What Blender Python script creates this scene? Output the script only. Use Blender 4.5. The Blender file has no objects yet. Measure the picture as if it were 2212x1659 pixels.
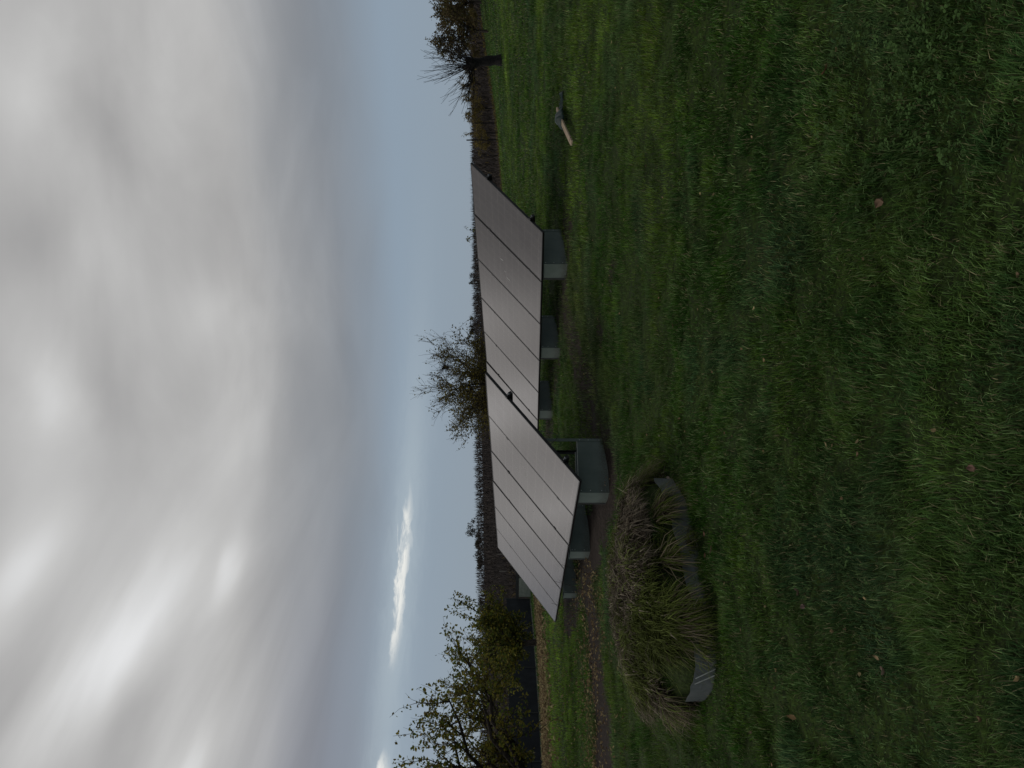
import bpy, math, random
import numpy as np
from mathutils import Vector, Matrix

# ------------------------------------------------------------------ camera, sky, sun, exposure
scene = bpy.context.scene
col = scene.collection
R = math.radians
CAMZ = 1.5
PITCH = 0.0225

cam_d = bpy.data.cameras.new('camera')
cam = bpy.data.objects.new('camera', cam_d); col.objects.link(cam)
cam_d.sensor_fit = 'HORIZONTAL'; cam_d.sensor_width = 36.0; cam_d.lens = 26.0
cam_d.clip_start = 0.05; cam_d.clip_end = 3000
# the photograph was taken with the camera turned on its side: world up points to picture left
U = Vector((0, -math.sin(PITCH), math.cos(PITCH))); F = Vector((0, math.cos(PITCH), math.sin(PITCH)))
m3 = Matrix((-U, Vector((1, 0, 0)), -F)).transposed()
cam.matrix_world = Matrix.Translation((0, 0, CAMZ)) @ m3.to_4x4()
scene.camera = cam
scene.render.resolution_x = 1024; scene.render.resolution_y = 768
scene.view_settings.view_transform = 'Standard'; scene.view_settings.look = 'None'
scene.view_settings.exposure = 0.0; scene.view_settings.gamma = 1.0
scene.view_settings.use_curve_mapping = False

SUN_AZ = -72.0      # degrees left of the view axis
SUN_EL = 42.0
sun_d = bpy.data.lights.new('sun', 'SUN'); sun_d.energy = 1.1; sun_d.angle = R(40); sun_d.color = (1.0, 0.95, 0.88)
sun = bpy.data.objects.new('sun', sun_d); col.objects.link(sun)
sdir = Vector((math.sin(R(SUN_AZ)) * math.cos(R(SUN_EL)), math.cos(R(SUN_AZ)) * math.cos(R(SUN_EL)), math.sin(R(SUN_EL))))
sun.rotation_euler = (-sdir).to_track_quat('-Z', 'Y').to_euler()

world = bpy.data.worlds.new('World'); scene.world = world; world.use_nodes = True


class NT:
    """small helper round a node tree"""
    def __init__(s, tree):
        s.t = tree; s.n = tree.nodes; s.l = tree.links; s.n.clear()

    def node(s, typ, **kw):
        n = s.n.new(typ)
        for k, v in kw.items(): setattr(n, k, v)
        return n

    def put(s, sock, v):
        if v is None: return
        if hasattr(v, 'is_linked') or hasattr(v, 'links'): s.l.new(v, sock)
        else: sock.default_value = v

    def m(s, op, a, b=None, c=None, clamp=False):
        n = s.node('ShaderNodeMath', operation=op, use_clamp=clamp)
        for i, v in enumerate((a, b, c)): s.put(n.inputs[i], v)
        return n.outputs[0]

    def mr(s, v, a, b, c=0.0, d=1.0, smooth=True):
        n = s.node('ShaderNodeMapRange', interpolation_type='SMOOTHSTEP' if smooth else 'LINEAR')
        for i, x in enumerate((v, a, b, c, d)): s.put(n.inputs[i], x)
        return n.outputs[0]

    def mix(s, f, a, b, blend='MIX'):
        n = s.node('ShaderNodeMix', data_type='RGBA', blend_type=blend, clamp_factor=True)
        s.put(n.inputs[0], f); s.put(n.inputs[6], a); s.put(n.inputs[7], b)
        return n.outputs[2]

    def noise(s, vec, scale, detail=4, rough=.5, dist=0.0):
        n = s.node('ShaderNodeTexNoise')
        if vec is not None: s.l.new(vec, n.inputs['Vector'])
        n.inputs['Scale'].default_value = scale; n.inputs['Detail'].default_value = detail
        n.inputs['Roughness'].default_value = rough; n.inputs['Distortion'].default_value = dist
        return n.outputs['Fac']

    def ramp(s, f, stops):
        n = s.node('ShaderNodeValToRGB'); s.put(n.inputs[0], f)
        e = n.color_ramp.elements
        while len(e) < len(stops): e.new(0.5)
        for k, (p, c) in enumerate(stops): e[k].position = p; e[k].color = (*c, 1)
        return n.outputs[0]

    def xyz(s, a, b, c):
        n = s.node('ShaderNodeCombineXYZ')
        for i, v in enumerate((a, b, c)): s.put(n.inputs[i], v)
        return n.outputs[0]


def build_sky():
    t = NT(world.node_tree)
    out = t.node('ShaderNodeOutputWorld'); bg = t.node('ShaderNodeBackground')
    t.l.new(bg.outputs[0], out.inputs[0])
    sky = t.node('ShaderNodeTexSky', sky_type='NISHITA', sun_disc=False)
    sky.sun_elevation = R(SUN_EL); sky.sun_rotation = R(SUN_AZ); sky.air_density = 1.4; sky.dust_density = 3.0
    tc = t.node('ShaderNodeTexCoord'); sp = t.node('ShaderNodeSeparateXYZ')
    t.l.new(tc.outputs['Generated'], sp.inputs[0])
    x, y, z = sp.outputs
    zc = t.m('MAXIMUM', z, 0.0)
    el = t.m('MULTIPLY', t.m('ARCSINE', zc), 180 / math.pi)            # elevation, degrees
    az = t.m('MULTIPLY', t.m('ARCTAN2', x, y), 180 / math.pi)          # azimuth, degrees, right positive
    # cloud sheet: the direction carried to a flat layer, streaks drawn out along the wind
    inv = t.m('DIVIDE', 1.0, t.m('ADD', zc, 0.10))
    px = t.m('MULTIPLY', x, inv); py = t.m('MULTIPLY', y, inv)
    ca, sa = math.cos(R(38)), math.sin(R(38))
    along = t.m('ADD', t.m('MULTIPLY', px, sa), t.m('MULTIPLY', py, ca))
    across = t.m('SUBTRACT', t.m('MULTIPLY', px, ca), t.m('MULTIPLY', py, sa))
    streak = t.noise(t.xyz(t.m('MULTIPLY', along, 0.62), t.m('MULTIPLY', across, 2.3), 3.7), 1.0, 5, .52, .5)
    billow = t.noise(t.xyz(t.m('MULTIPLY', px, 1.15), t.m('MULTIPLY', py, 1.3), 8.3), 1.5, 6, .52, .35)
    leftw = t.mr(az, 4, -22, 0.15, 1.0)                                 # streaky to the left, billowy to the right
    cl = t.m('ADD', t.m('MULTIPLY', streak, leftw), t.m('MULTIPLY', billow, t.m('SUBTRACT', 1.0, leftw)))
    wob = t.m('SUBTRACT', t.noise(t.xyz(t.m('MULTIPLY', along, .9), t.m('MULTIPLY', across, 1.6), 6.1), 1.3, 3, .5, .0), .5)
    wob2 = t.m('SUBTRACT', t.noise(t.xyz(t.m('MULTIPLY', px, 1.3), t.m('MULTIPLY', py, 1.3), 12.1), 1.3, 3, .5, .0), .5)

    def lobe(a0, e0, a1, e1, wid, amp):
        """a long soft patch of brighter or darker cloud between two directions (degrees)"""
        L = math.hypot(a1 - a0, e1 - e0); ca_, sa_ = (a1 - a0) / L, (e1 - e0) / L
        da = t.m('ADD', t.m('SUBTRACT', az, (a0 + a1) / 2), t.m('MULTIPLY', wob2, 8.0))
        de = t.m('ADD', t.m('SUBTRACT', el, (e0 + e1) / 2), t.m('MULTIPLY', wob, 6.5))
        p = t.m('DIVIDE', t.m('ADD', t.m('MULTIPLY', da, ca_), t.m('MULTIPLY', de, sa_)), L / 2 + wid * .5)
        q = t.m('DIVIDE', t.m('SUBTRACT', t.m('MULTIPLY', de, ca_), t.m('MULTIPLY', da, sa_)), wid)
        r2_ = t.m('ADD', t.m('MULTIPLY', p, p), t.m('MULTIPLY', q, q))
        return t.m('MULTIPLY', t.m('POWER', 2.718, t.m('MULTIPLY', r2_, -1.0)), amp)
    tot = t.m('MULTIPLY', t.m('SUBTRACT', cl, .5), 1.0)
    tot = t.m('ADD', tot, .36)
    for args in ((-14, 25.5, -27, 30.0, 1.8, .50), (-8.5, 32.0, -18, 36.0, 2.2, .48), (-12, 21.3, -17, 22.6, .9, .30), (-25, 21.6, -32, 24.0, 1.0, .34),
                 (-4, 21, -14, 24, 3.0, .10), (26, 29.5, 20, 34.0, 2.8, .30), (5, 24.5, 12, 30.5, 2.8, .12), (3, 22.0, 8, 23.0, 1.8, .16), (2.5, 34, -3, 33, 2.2, .22),
                 (9, 35, 14, 33, 2.0, -.20), (18, 27.5, 22, 29.5, 2.6, -.18), (-22, 33, -30, 36, 2.2, -.18), (-2, 28, 3, 31, 2.4, -.14), (-22, 25, -30, 27.2, 1.0, -.16), (-6, 17.8, -30, 19.0, 2.0, -.12)):
        tot = t.m('ADD', tot, lobe(*args))
    bright = t.m('ADD', tot, 0.0, clamp=True)
    # cloud colour by brightness
    cloud = t.ramp(bright, [(0.0, (.31, .303, .30)), (.3, (.435, .428, .42)), (.6, (.575, .57, .56)), (1.0, (.84, .845, .85))])
    # the sheet thickens overhead
    ov = t.mr(t.m('ADD', el, t.m('MULTIPLY', wob2, 5.0)), 35.0, 42.0, 1.0, .38)
    cloud = t.mix(1.0, cloud, t.xyz(ov, ov, ov), 'MULTIPLY')
    # darker slate underside band of the cloud sheet, then the clear low sky
    elw = t.m('ADD', el, t.m('MULTIPLY', t.m('SUBTRACT', t.noise(t.xyz(t.m('MULTIPLY', az, .035), t.m('MULTIPLY', el, .12), 5.5), 1.0, 3, .5), .5), 6.0))
    slate = t.mix(t.mr(az, -5, -28), (.25, .27, .30, 1), (.225, .238, .28, 1))
    slate = t.mix(t.mr(cl, .38, .62), t.mix(.25, slate, (.16, .17, .19, 1)), slate)
    c1 = t.mix(t.mr(elw, 13.0, 22.0), slate, cloud)
    low = t.ramp(t.m('DIVIDE', el, 30.0), [(0.0, (.285, .34, .39)), (.15, (.27, .33, .395)), (.33, (.265, .335, .415)), (.45, (.25, .31, .38))])
    c2 = t.mix(t.mr(elw, 9.5, 15.0), low, c1)
    # gap low on the left where the lit cloud shows through
    gx = t.m('DIVIDE', t.m('ADD', az, 14.5), 6.6)
    core_el = t.m('ADD', 9.45, t.m('MULTIPLY', t.m('ADD', az, 14.5), -.055))
    gn = t.noise(t.xyz(t.m('MULTIPLY', az, .22), t.m('MULTIPLY', el, 1.1), 2.0), 1.6, 6, .65, .6)
    gy = t.m('DIVIDE', t.m('SUBTRACT', t.m('SUBTRACT', el, core_el), t.m('MULTIPLY', t.m('SUBTRACT', gn, .5), 1.2)), .46)
    rr = t.m('ADD', t.m('MULTIPLY', gx, gx), t.m('MULTIPLY', gy, gy))
    glow = t.m('POWER', 2.718, t.m('MULTIPLY', rr, -0.16))
    core = t.mr(rr, 1.25, .1)
    gx2 = t.m('DIVIDE', t.m('ADD', az, 29.5), 3.4); gy2 = t.m('DIVIDE', t.m('SUBTRACT', el, t.m('ADD', 10.0, t.m('MULTIPLY', t.m('SUBTRACT', gn, .5), 1.6))), .62)
    rr2 = t.m('ADD', t.m('MULTIPLY', gx2, gx2), t.m('MULTIPLY', gy2, gy2))
    glow2 = t.m('POWER', 2.718, t.m('MULTIPLY', rr2, -0.3)); core2 = t.mr(rr2, 1.0, .1)
    c3 = t.mix(t.m('MULTIPLY', t.m('MAXIMUM', glow, glow2), .42), c2, (.52, .60, .64, 1))
    c3 = t.mix(t.m('MULTIPLY', t.m('MAXIMUM', core, core2), t.mr(gn, .36, .60, .25, 1.0)), c3, (.86, .86, .82, 1))
    # the clear-sky light of the Nishita sky stays mixed in
    nsk = t.mix(1.0, sky.outputs[0], (.09, .09, .09, 1), 'MULTIPLY')
    fin = t.mix(.05, c3, nsk)
    ten = t.mix(1.0, fin, (10., 10., 10., 1), 'MULTIPLY')
    n = ten.node; n.clamp_result = False
    t.l.new(ten, bg.inputs[0]); bg.inputs[1].default_value = 0.1


build_sky()

# ------------------------------------------------------------------ helpers
FPX = 1597.0


def at(u, v, d):
    """point at depth d (metres ahead) for a direction given in the upright 1659 x 2212 frame"""
    return Vector(((u - 829.5) / FPX * d, d, CAMZ + d * ((1106 - v) / FPX + PITCH)))


def hsh(ix, iy, s):
    h = (ix.astype(np.int64) * 374761393 + iy.astype(np.int64) * 668265263 + s * 1442695041) & 0xffffffff
    h = ((h ^ (h >> 13)) * 1274126177) & 0xffffffff
    return ((h ^ (h >> 16)) & 0xffff) / 65535.0


def vnoise(x, y, s=0):
    x = np.asarray(x, float); y = np.asarray(y, float)
    ix = np.floor(x); iy = np.floor(y); fx = x - ix; fy = y - iy
    fx = fx * fx * (3 - 2 * fx); fy = fy * fy * (3 - 2 * fy)
    a = hsh(ix, iy, s); b = hsh(ix + 1, iy, s); c = hsh(ix, iy + 1, s); d = hsh(ix + 1, iy + 1, s)
    return (a * (1 - fx) + b * fx) * (1 - fy) + (c * (1 - fx) + d * fx) * fy


def fbm(x, y, s=0, o=3):
    r = 0; a = .5; k = 1.0
    for i in range(o): r = r + a * vnoise(x * k + 17.3 * i, y * k - 9.1 * i, s + i); a *= .5; k *= 2.1
    return r / (1 - .5 ** o)


CTRL = np.array([  # x, y, height relative to the lens
    (0, 0, -1.5), (0, 2.2, -1.47), (-3, 2, -1.5), (3, 2, -1.42), (0, -8, -1.7), (-8, -4, -1.7), (8, -4, -1.4),
    (-1.75, 5.1, -1.24), (-.78, 6.1, -1.16), (-2.7, 6.2, -1.18), (1.5, 6, -1.12), (4, 6, -.98),
    (-1.2, 9.15, -.985), (-.8, 9.7, -.945), (-2.6, 11.3, -.92), (-3.8, 13.2, -.86), (-4.7, 9.1, -1.0),
    (2.0, 11.9, -.61), (1.0, 13.8, -.55), (-.3, 15.6, -.50), (3.2, 12.3, -.50), (4.5, 10.5, -.62),
    (-8, 15, -.78), (-10.5, 30, -.41), (-12.5, 43, -.14), (-16.1, 31, -.62), (-22, 20, -.9), (-14, 50, .15),
    (11.4, 26, .93), (14.9, 45, 1.75), (18.1, 38, 2.04), (21.6, 42, 2.7), (0, 26, .1), (0, 45, .9), (10, 35, 1.25), (12, 14, .1), (7, 18, .12),
    (-30, 60, .3), (0, 60, 2.0), (20, 60, 2.9), (40, 60, 4.2),
    (-75, 130, 7.2), (-35, 130, 7.8), (0, 130, 8.4), (38, 130, 8.5), (80, 130, 8.6), (-50, 95, 3.2), (0, 95, 4.6), (50, 95, 6.2),
    (0, 190, 6.5), (-90, 190, 5.5), (100, 190, 8.0), (-40, 10, -1.2), (40, 5, .6), (-40, -40, -2), (40, -40, -1.5), (0, -60, -2),
    (-160, 60, 1.5), (160, 60, 8)], float)


def _tps(r2):
    return np.where(r2 > 1e-9, .5 * r2 * np.log(np.maximum(r2, 1e-9)), 0)


_P = CTRL[:, :2] / 30.0
_n = len(_P)
_K = _tps(((_P[:, None] - _P[None]) ** 2).sum(-1)) + np.eye(_n) * 2e-4
_A = np.zeros((_n + 3, _n + 3)); _A[:_n, :_n] = _K; _A[:_n, _n] = 1; _A[:_n, _n + 1:] = _P; _A[_n:, :_n] = _A[:_n, _n:].T
_W = np.linalg.solve(_A, np.concatenate([CTRL[:, 2], np.zeros(3)]))
BED = (-1.70, 6.05, 1.0)
_BT = np.array([(-180, .86), (-150, .84), (-122, .945), (-106, 1.03), (-88, .98), (-71, .87), (-58, .815), (-41, .79), (-20, .835), (3, .885), (30, .90), (60, .92), (120, .93), (180, .86)])


def bed_rho(a):
    """radius of the raised bed in direction a: it follows the edging band along the front"""
    return np.interp((np.degrees(a) + 180) % 360 - 180, _BT[:, 0], _BT[:, 1])


def bed_d(x, y):
    return np.hypot(x - BED[0], y - BED[1]) / bed_rho(np.arctan2(y - BED[1], x - BED[0]))




def seg_dist(x, y, a, b):
    ax, ay = a; bx, by = b
    dx, dy = bx - ax, by - ay
    t = np.clip(((x - ax) * dx + (y - ay) * dy) / (dx * dx + dy * dy), 0, 1)
    return np.hypot(x - ax - t * dx, y - ay - t * dy)


SOIL = [((-9, 8.9), (-4.9, 9.6), .95, 1.0), ((-4.9, 9.6), (-3.4, 11.2), .66, .95), ((-1.15, 9.0), (-3.0, 11.9), .45, 1.0),
        ((-3.0, 11.9), (-4.7, 15.0), .42, .9), ((-.75, 9.9), (1.5, 13.1), .42, .62), ((2.5, 11.6), (.3, 14.9), .42, .62), ((.3, 14.9), (-1.6, 17.6), .42, .7),
        ((-.3, 10.2), (-2.6, 14.0), .5, .45)]


def soil_mask(x, y):
    w = (fbm(x * 2.3, y * 2.3, 40, 3) - .5) * .55
    m = np.zeros_like(x)
    for a, b, r, s in SOIL:
        d = seg_dist(x, y, a, b) + w
        m = np.maximum(m, s * np.clip((r + .22 - d) / .28, 0, 1))
    for bx_, by_, r_ in ((1.25, 8.3, .14), (5.2, 8.3, .16), (.55, 9.4, .18)):
        m = np.maximum(m, .55 * np.clip((r_ + .1 - np.hypot(x - bx_, (y - by_) * .8) + w) / .12, 0, 1))
    return m


def height(x, y, bed=True):
    x = np.atleast_1d(np.asarray(x, float)); y = np.atleast_1d(np.asarray(y, float))
    q = np.stack([x, y], -1) / 30.0
    out = np.empty(len(x))
    for i in range(0, len(x), 60000):
        qq = q[i:i + 60000]
        k = _tps(((qq[:, None] - _P[None]) ** 2).sum(-1))
        out[i:i + 60000] = k @ _W[:_n] + _W[_n] + qq @ _W[_n + 1:]
    dist = np.hypot(x, y)
    far = np.clip((dist - 150) / 120, 0, 1)
    out = out * (1 - far) + far * np.minimum(out, 2.0)
    am = np.clip(1 - dist / 45, 0, 1)
    out += am * ((fbm(x * 1.1, y * 1.1, 3) - .5) * .10 + (fbm(x * 4.2, y * 4.2, 9) - .5) * .075 * np.clip(1.25 - dist / 16, 0, 1))
    if not bed: return out + CAMZ
    d = bed_d(x, y)
    dome = np.where(d < 1, .40 * np.sqrt(np.clip(1 - d * d * .80, 0, 1)) - .03, 0)
    return out + dome * (d < .985) + CAMZ


def hz(x, y): return float(height(x, y)[0])


def mat(name, base=None, rough=.9, spec=.3, metallic=0.0):
    m = bpy.data.materials.new(name); m.use_nodes = True
    t = NT(m.node_tree)
    out = t.node('ShaderNodeOutputMaterial'); b = t.node('ShaderNodeBsdfPrincipled')
    t.l.new(b.outputs[0], out.inputs[0])
    b.inputs['Roughness'].default_value = rough; b.inputs['Specular IOR Level'].default_value = spec
    b.inputs['Metallic'].default_value = metallic
    if base is not None: b.inputs['Base Color'].default_value = (*base, 1)
    return m, t, b


def bump(t, b, h, strength=.3, dist=.01):
    n = t.node('ShaderNodeBump'); n.inputs['Strength'].default_value = strength; n.inputs['Distance'].default_value = dist
    t.l.new(h, n.inputs['Height']); t.l.new(n.outputs[0], b.inputs['Normal'])


def objco(t):
    return t.node('ShaderNodeTexCoord').outputs['Object']


def pos(t):
    return t.node('ShaderNodeNewGeometry').outputs['Position']


def varied(name, c1, c2, scale, rough=.8, spec=.3, bs=.0, bd=.01, metallic=0, lo=.35, hi=.65, detail=5):
    m, t, b = mat(name, None, rough, spec, metallic)
    n = t.noise(objco(t), scale, detail, .6)
    t.l.new(t.mix(t.mr(n, lo, hi), (*c1, 1), (*c2, 1)), b.inputs['Base Color'])
    if bs: bump(t, b, n, bs, bd)
    return m


def attr_mat(name, rough=.7, spec=.25, trans=0.0):
    """colour from the mesh's own colour attribute (leaf and blade colours)"""
    m, t, b = mat(name, None, rough, spec)
    a = t.node('ShaderNodeAttribute', attribute_name='Col')
    t.l.new(a.outputs['Color'], b.inputs['Base Color'])
    if trans:
        tr = t.node('ShaderNodeBsdfTranslucent'); t.l.new(a.outputs['Color'], tr.inputs[0])
        mx = t.node('ShaderNodeMixShader'); mx.inputs[0].default_value = trans
        t.l.new(b.outputs[0], mx.inputs[1]); t.l.new(tr.outputs[0], mx.inputs[2])
        out = [n for n in t.n if n.type == 'OUTPUT_MATERIAL'][0]
        t.l.new(mx.outputs[0], out.inputs[0])
    return m


M = {}
M['blade'] = attr_mat('grass_blade', .75, .06, .25)
M['leaf'] = attr_mat('tree_leaf', .65, .15, .4)
M['dryleaf'] = attr_mat('dry_leaf', .8, .2, .1)
M['bark'] = varied('bark', (.022, .018, .015), (.06, .05, .042), 14, .95, .2, .6, .02)
M['darkbark'] = varied('dark_bark', (.009, .009, .010), (.024, .022, .021), 16, .95, .15, .6, .02)
M['cane'] = attr_mat('vine_cane', .9, .15)
M['frame'] = varied('black_aluminium', (.006, .006, .007), (.012, .012, .014), 30, .42, .4)
M['rail'] = varied('black_rail', (.008, .008, .009), (.016, .016, .017), 20, .45, .4)
M['clamp'] = varied('bare_aluminium', (.30, .31, .32), (.42, .43, .44), 40, .4, .5, metallic=.8)
M['cut'] = varied('bare_cut_edge', (.38, .40, .38), (.52, .54, .52), 30, .55, .4)
M['cable'] = mat('black_cable', (.01, .01, .01), .5, .4)[0]
M['bolt'] = varied('zinc_bolt', (.35, .36, .36), (.55, .56, .56), 60, .45, .5, metallic=.6)
M['boxplate'] = None


def make_plate_mat():
    m, t, b = mat('green_grey_plate', None, .55, .35)
    co = objco(t)
    n1 = t.noise(co, 5, 5, .6); n2 = t.noise(co, 60, 3, .6)
    c = t.mix(t.mr(n1, .3, .7), (.074, .102, .092, 1), (.100, .130, .118, 1))
    sp = t.node('ShaderNodeSeparateXYZ'); t.l.new(co, sp.inputs[0])
    # soil splashed up the lowest hand's breadth of the sheet
    mud = t.m('MULTIPLY', t.mr(t.m('ADD', sp.outputs[2], t.m('MULTIPLY', t.m('SUBTRACT', n1, .5), .16)), .15, .02), t.mr(n2, .35, .6))
    c = t.mix(t.m('MULTIPLY', mud, .6), c, (.045, .036, .028, 1))
    t.l.new(c, b.inputs['Base Color']); bump(t, b, n2, .05, .004)
    t.l.new(t.mr(n1, .2, .8, .42, .66), b.inputs['Roughness'])
    return m


M['boxplate'] = make_plate_mat()


def make_glass_mat():
    m, t, b = mat('solar_glass', None, .26, .5)
    co = objco(t)
    sp = t.node('ShaderNodeSeparateXYZ'); t.l.new(co, sp.inputs[0])

    def line(v, pitch, w):
        f = t.m('FRACT', t.m('DIVIDE', v, pitch))
        return t.m('LESS_THAN', t.m('ABSOLUTE', t.m('SUBTRACT', f, .5)), w)
    lx = line(sp.outputs[0], .182, .022); ly = line(sp.outputs[1], .189, .020)
    grid = t.m('MAXIMUM', lx, ly)
    n = t.noise(co, 3.0, 4, .6)
    c = t.mix(t.mr(n, .3, .7), (.010, .010, .012, 1), (.015, .0145, .016, 1))
    c = t.mix(t.m('MULTIPLY', grid, .42), c, (.22, .21, .20, 1))
    # a thin film of dust
    d = t.noise(co, 140, 3, .7)
    c = t.mix(t.mr(d, .40, .8, .05, .09), c, (.20, .185, .175, 1))
    t.l.new(c, b.inputs['Base Color']); b.inputs['Specular Tint'].default_value = (1.0, .945, .92, 1)
    b.inputs['IOR'].default_value = 3.5
    t.l.new(t.mr(t.noise(co, 2.5, 3, .5), .3, .7, .125, .155), b.inputs['Roughness'])
    return m


M['glass'] = make_glass_mat()


def newmesh(name, verts, faces, material=None, parent=None, smooth=False, cols=None):
    me = bpy.data.meshes.new(name)
    me.from_pydata([tuple(v) for v in verts], [], faces); me.update()
    if smooth: me.polygons.foreach_set('use_smooth', [True] * len(me.polygons))
    if cols is not None:
        a = me.color_attributes.new('Col', 'FLOAT_COLOR', 'POINT')
        a.data.foreach_set('color', np.concatenate([np.asarray(cols, np.float32), np.ones((len(cols), 1), np.float32)], 1).ravel())
    o = bpy.data.objects.new(name, me); col.objects.link(o)
    if material is not None: me.materials.append(material)
    if parent is not None: o.parent = parent
    return o


def npmesh(name, verts, tris, cols, material, parent=None, smooth=False):
    """fast path: numpy vertices, triangles and vertex colours"""
    me = bpy.data.meshes.new(name)
    nv, nf = len(verts), len(tris)
    me.vertices.add(nv); me.vertices.foreach_set('co', np.asarray(verts, np.float32).ravel())
    me.loops.add(nf * 3); me.loops.foreach_set('vertex_index', np.asarray(tris, np.int32).ravel())
    me.polygons.add(nf); me.polygons.foreach_set('loop_start', np.arange(nf, dtype=np.int32) * 3)
    if smooth: me.polygons.foreach_set('use_smooth', np.ones(nf, bool))
    if cols is not None:
        a = me.color_attributes.new('Col', 'FLOAT_COLOR', 'POINT')
        a.data.foreach_set('color', np.concatenate([np.asarray(cols, np.float32), np.ones((nv, 1), np.float32)], 1).ravel())
    me.update(calc_edges=True)
    o = bpy.data.objects.new(name, me); col.objects.link(o); me.materials.append(material)
    if parent is not None: o.parent = parent
    return o


def empty(name, loc=(0, 0, 0)):
    o = bpy.data.objects.new(name, None); o.location = loc; o.empty_display_size = .2; col.objects.link(o)
    return o


def tag(o, label=None, cat=None, group=None, kind=None):
    if label: o['label'] = label
    if cat: o['category'] = cat
    if group: o['group'] = group
    if kind: o['kind'] = kind
    return o


class MB:
    """collects boxes and tubes into one mesh"""
    def __init__(s): s.v = []; s.f = []

    def box(s, c, sx, sy, sz, mtx=None, bev=0.0):
        b = len(s.v); c = Vector(c)
        for dz in (-1, 1):
            for dx, dy in ((-1, -1), (1, -1), (1, 1), (-1, 1)):
                p = Vector((dx * sx / 2, dy * sy / 2, dz * sz / 2))
                if mtx is not None: p = mtx @ p
                s.v.append(c + p)
        for f in ((3, 2, 1, 0), (4, 5, 6, 7), (0, 1, 5, 4), (1, 2, 6, 5), (2, 3, 7, 6), (3, 0, 4, 7)): s.f.append(tuple(b + i for i in f))
        return s

    def tube(s, pts, rad, n=6, cap=True):
        pts = [Vector(p) for p in pts]
        if not hasattr(rad, '__len__'): rad = [rad] * len(pts)
        b = len(s.v); pa = None
        for i, p in enumerate(pts):
            d = (pts[min(i + 1, len(pts) - 1)] - pts[max(i - 1, 0)])
            d = d.normalized() if d.length > 1e-9 else Vector((0, 0, 1))
            if pa is None: pa = d.orthogonal().normalized()
            pa = (pa - d * pa.dot(d)); pa = pa.normalized() if pa.length > 1e-6 else d.orthogonal().normalized()
            q = d.cross(pa)
            for k in range(n):
                a = 2 * math.pi * k / n
                s.v.append(p + (pa * math.cos(a) + q * math.sin(a)) * rad[i])
        for i in range(len(pts) - 1):
            for k in range(n):
                s.f.append((b + i * n + k, b + i * n + (k + 1) % n, b + (i + 1) * n + (k + 1) % n, b + (i + 1) * n + k))
        if cap:
            s.f.append(tuple(b + k for k in reversed(range(n)))); e = b + (len(pts) - 1) * n
            s.f.append(tuple(e + k for k in range(n)))
        return s

    def build(s, name, material, parent=None, smooth=False):
        return newmesh(name, s.v, s.f, material, parent, smooth)


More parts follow.
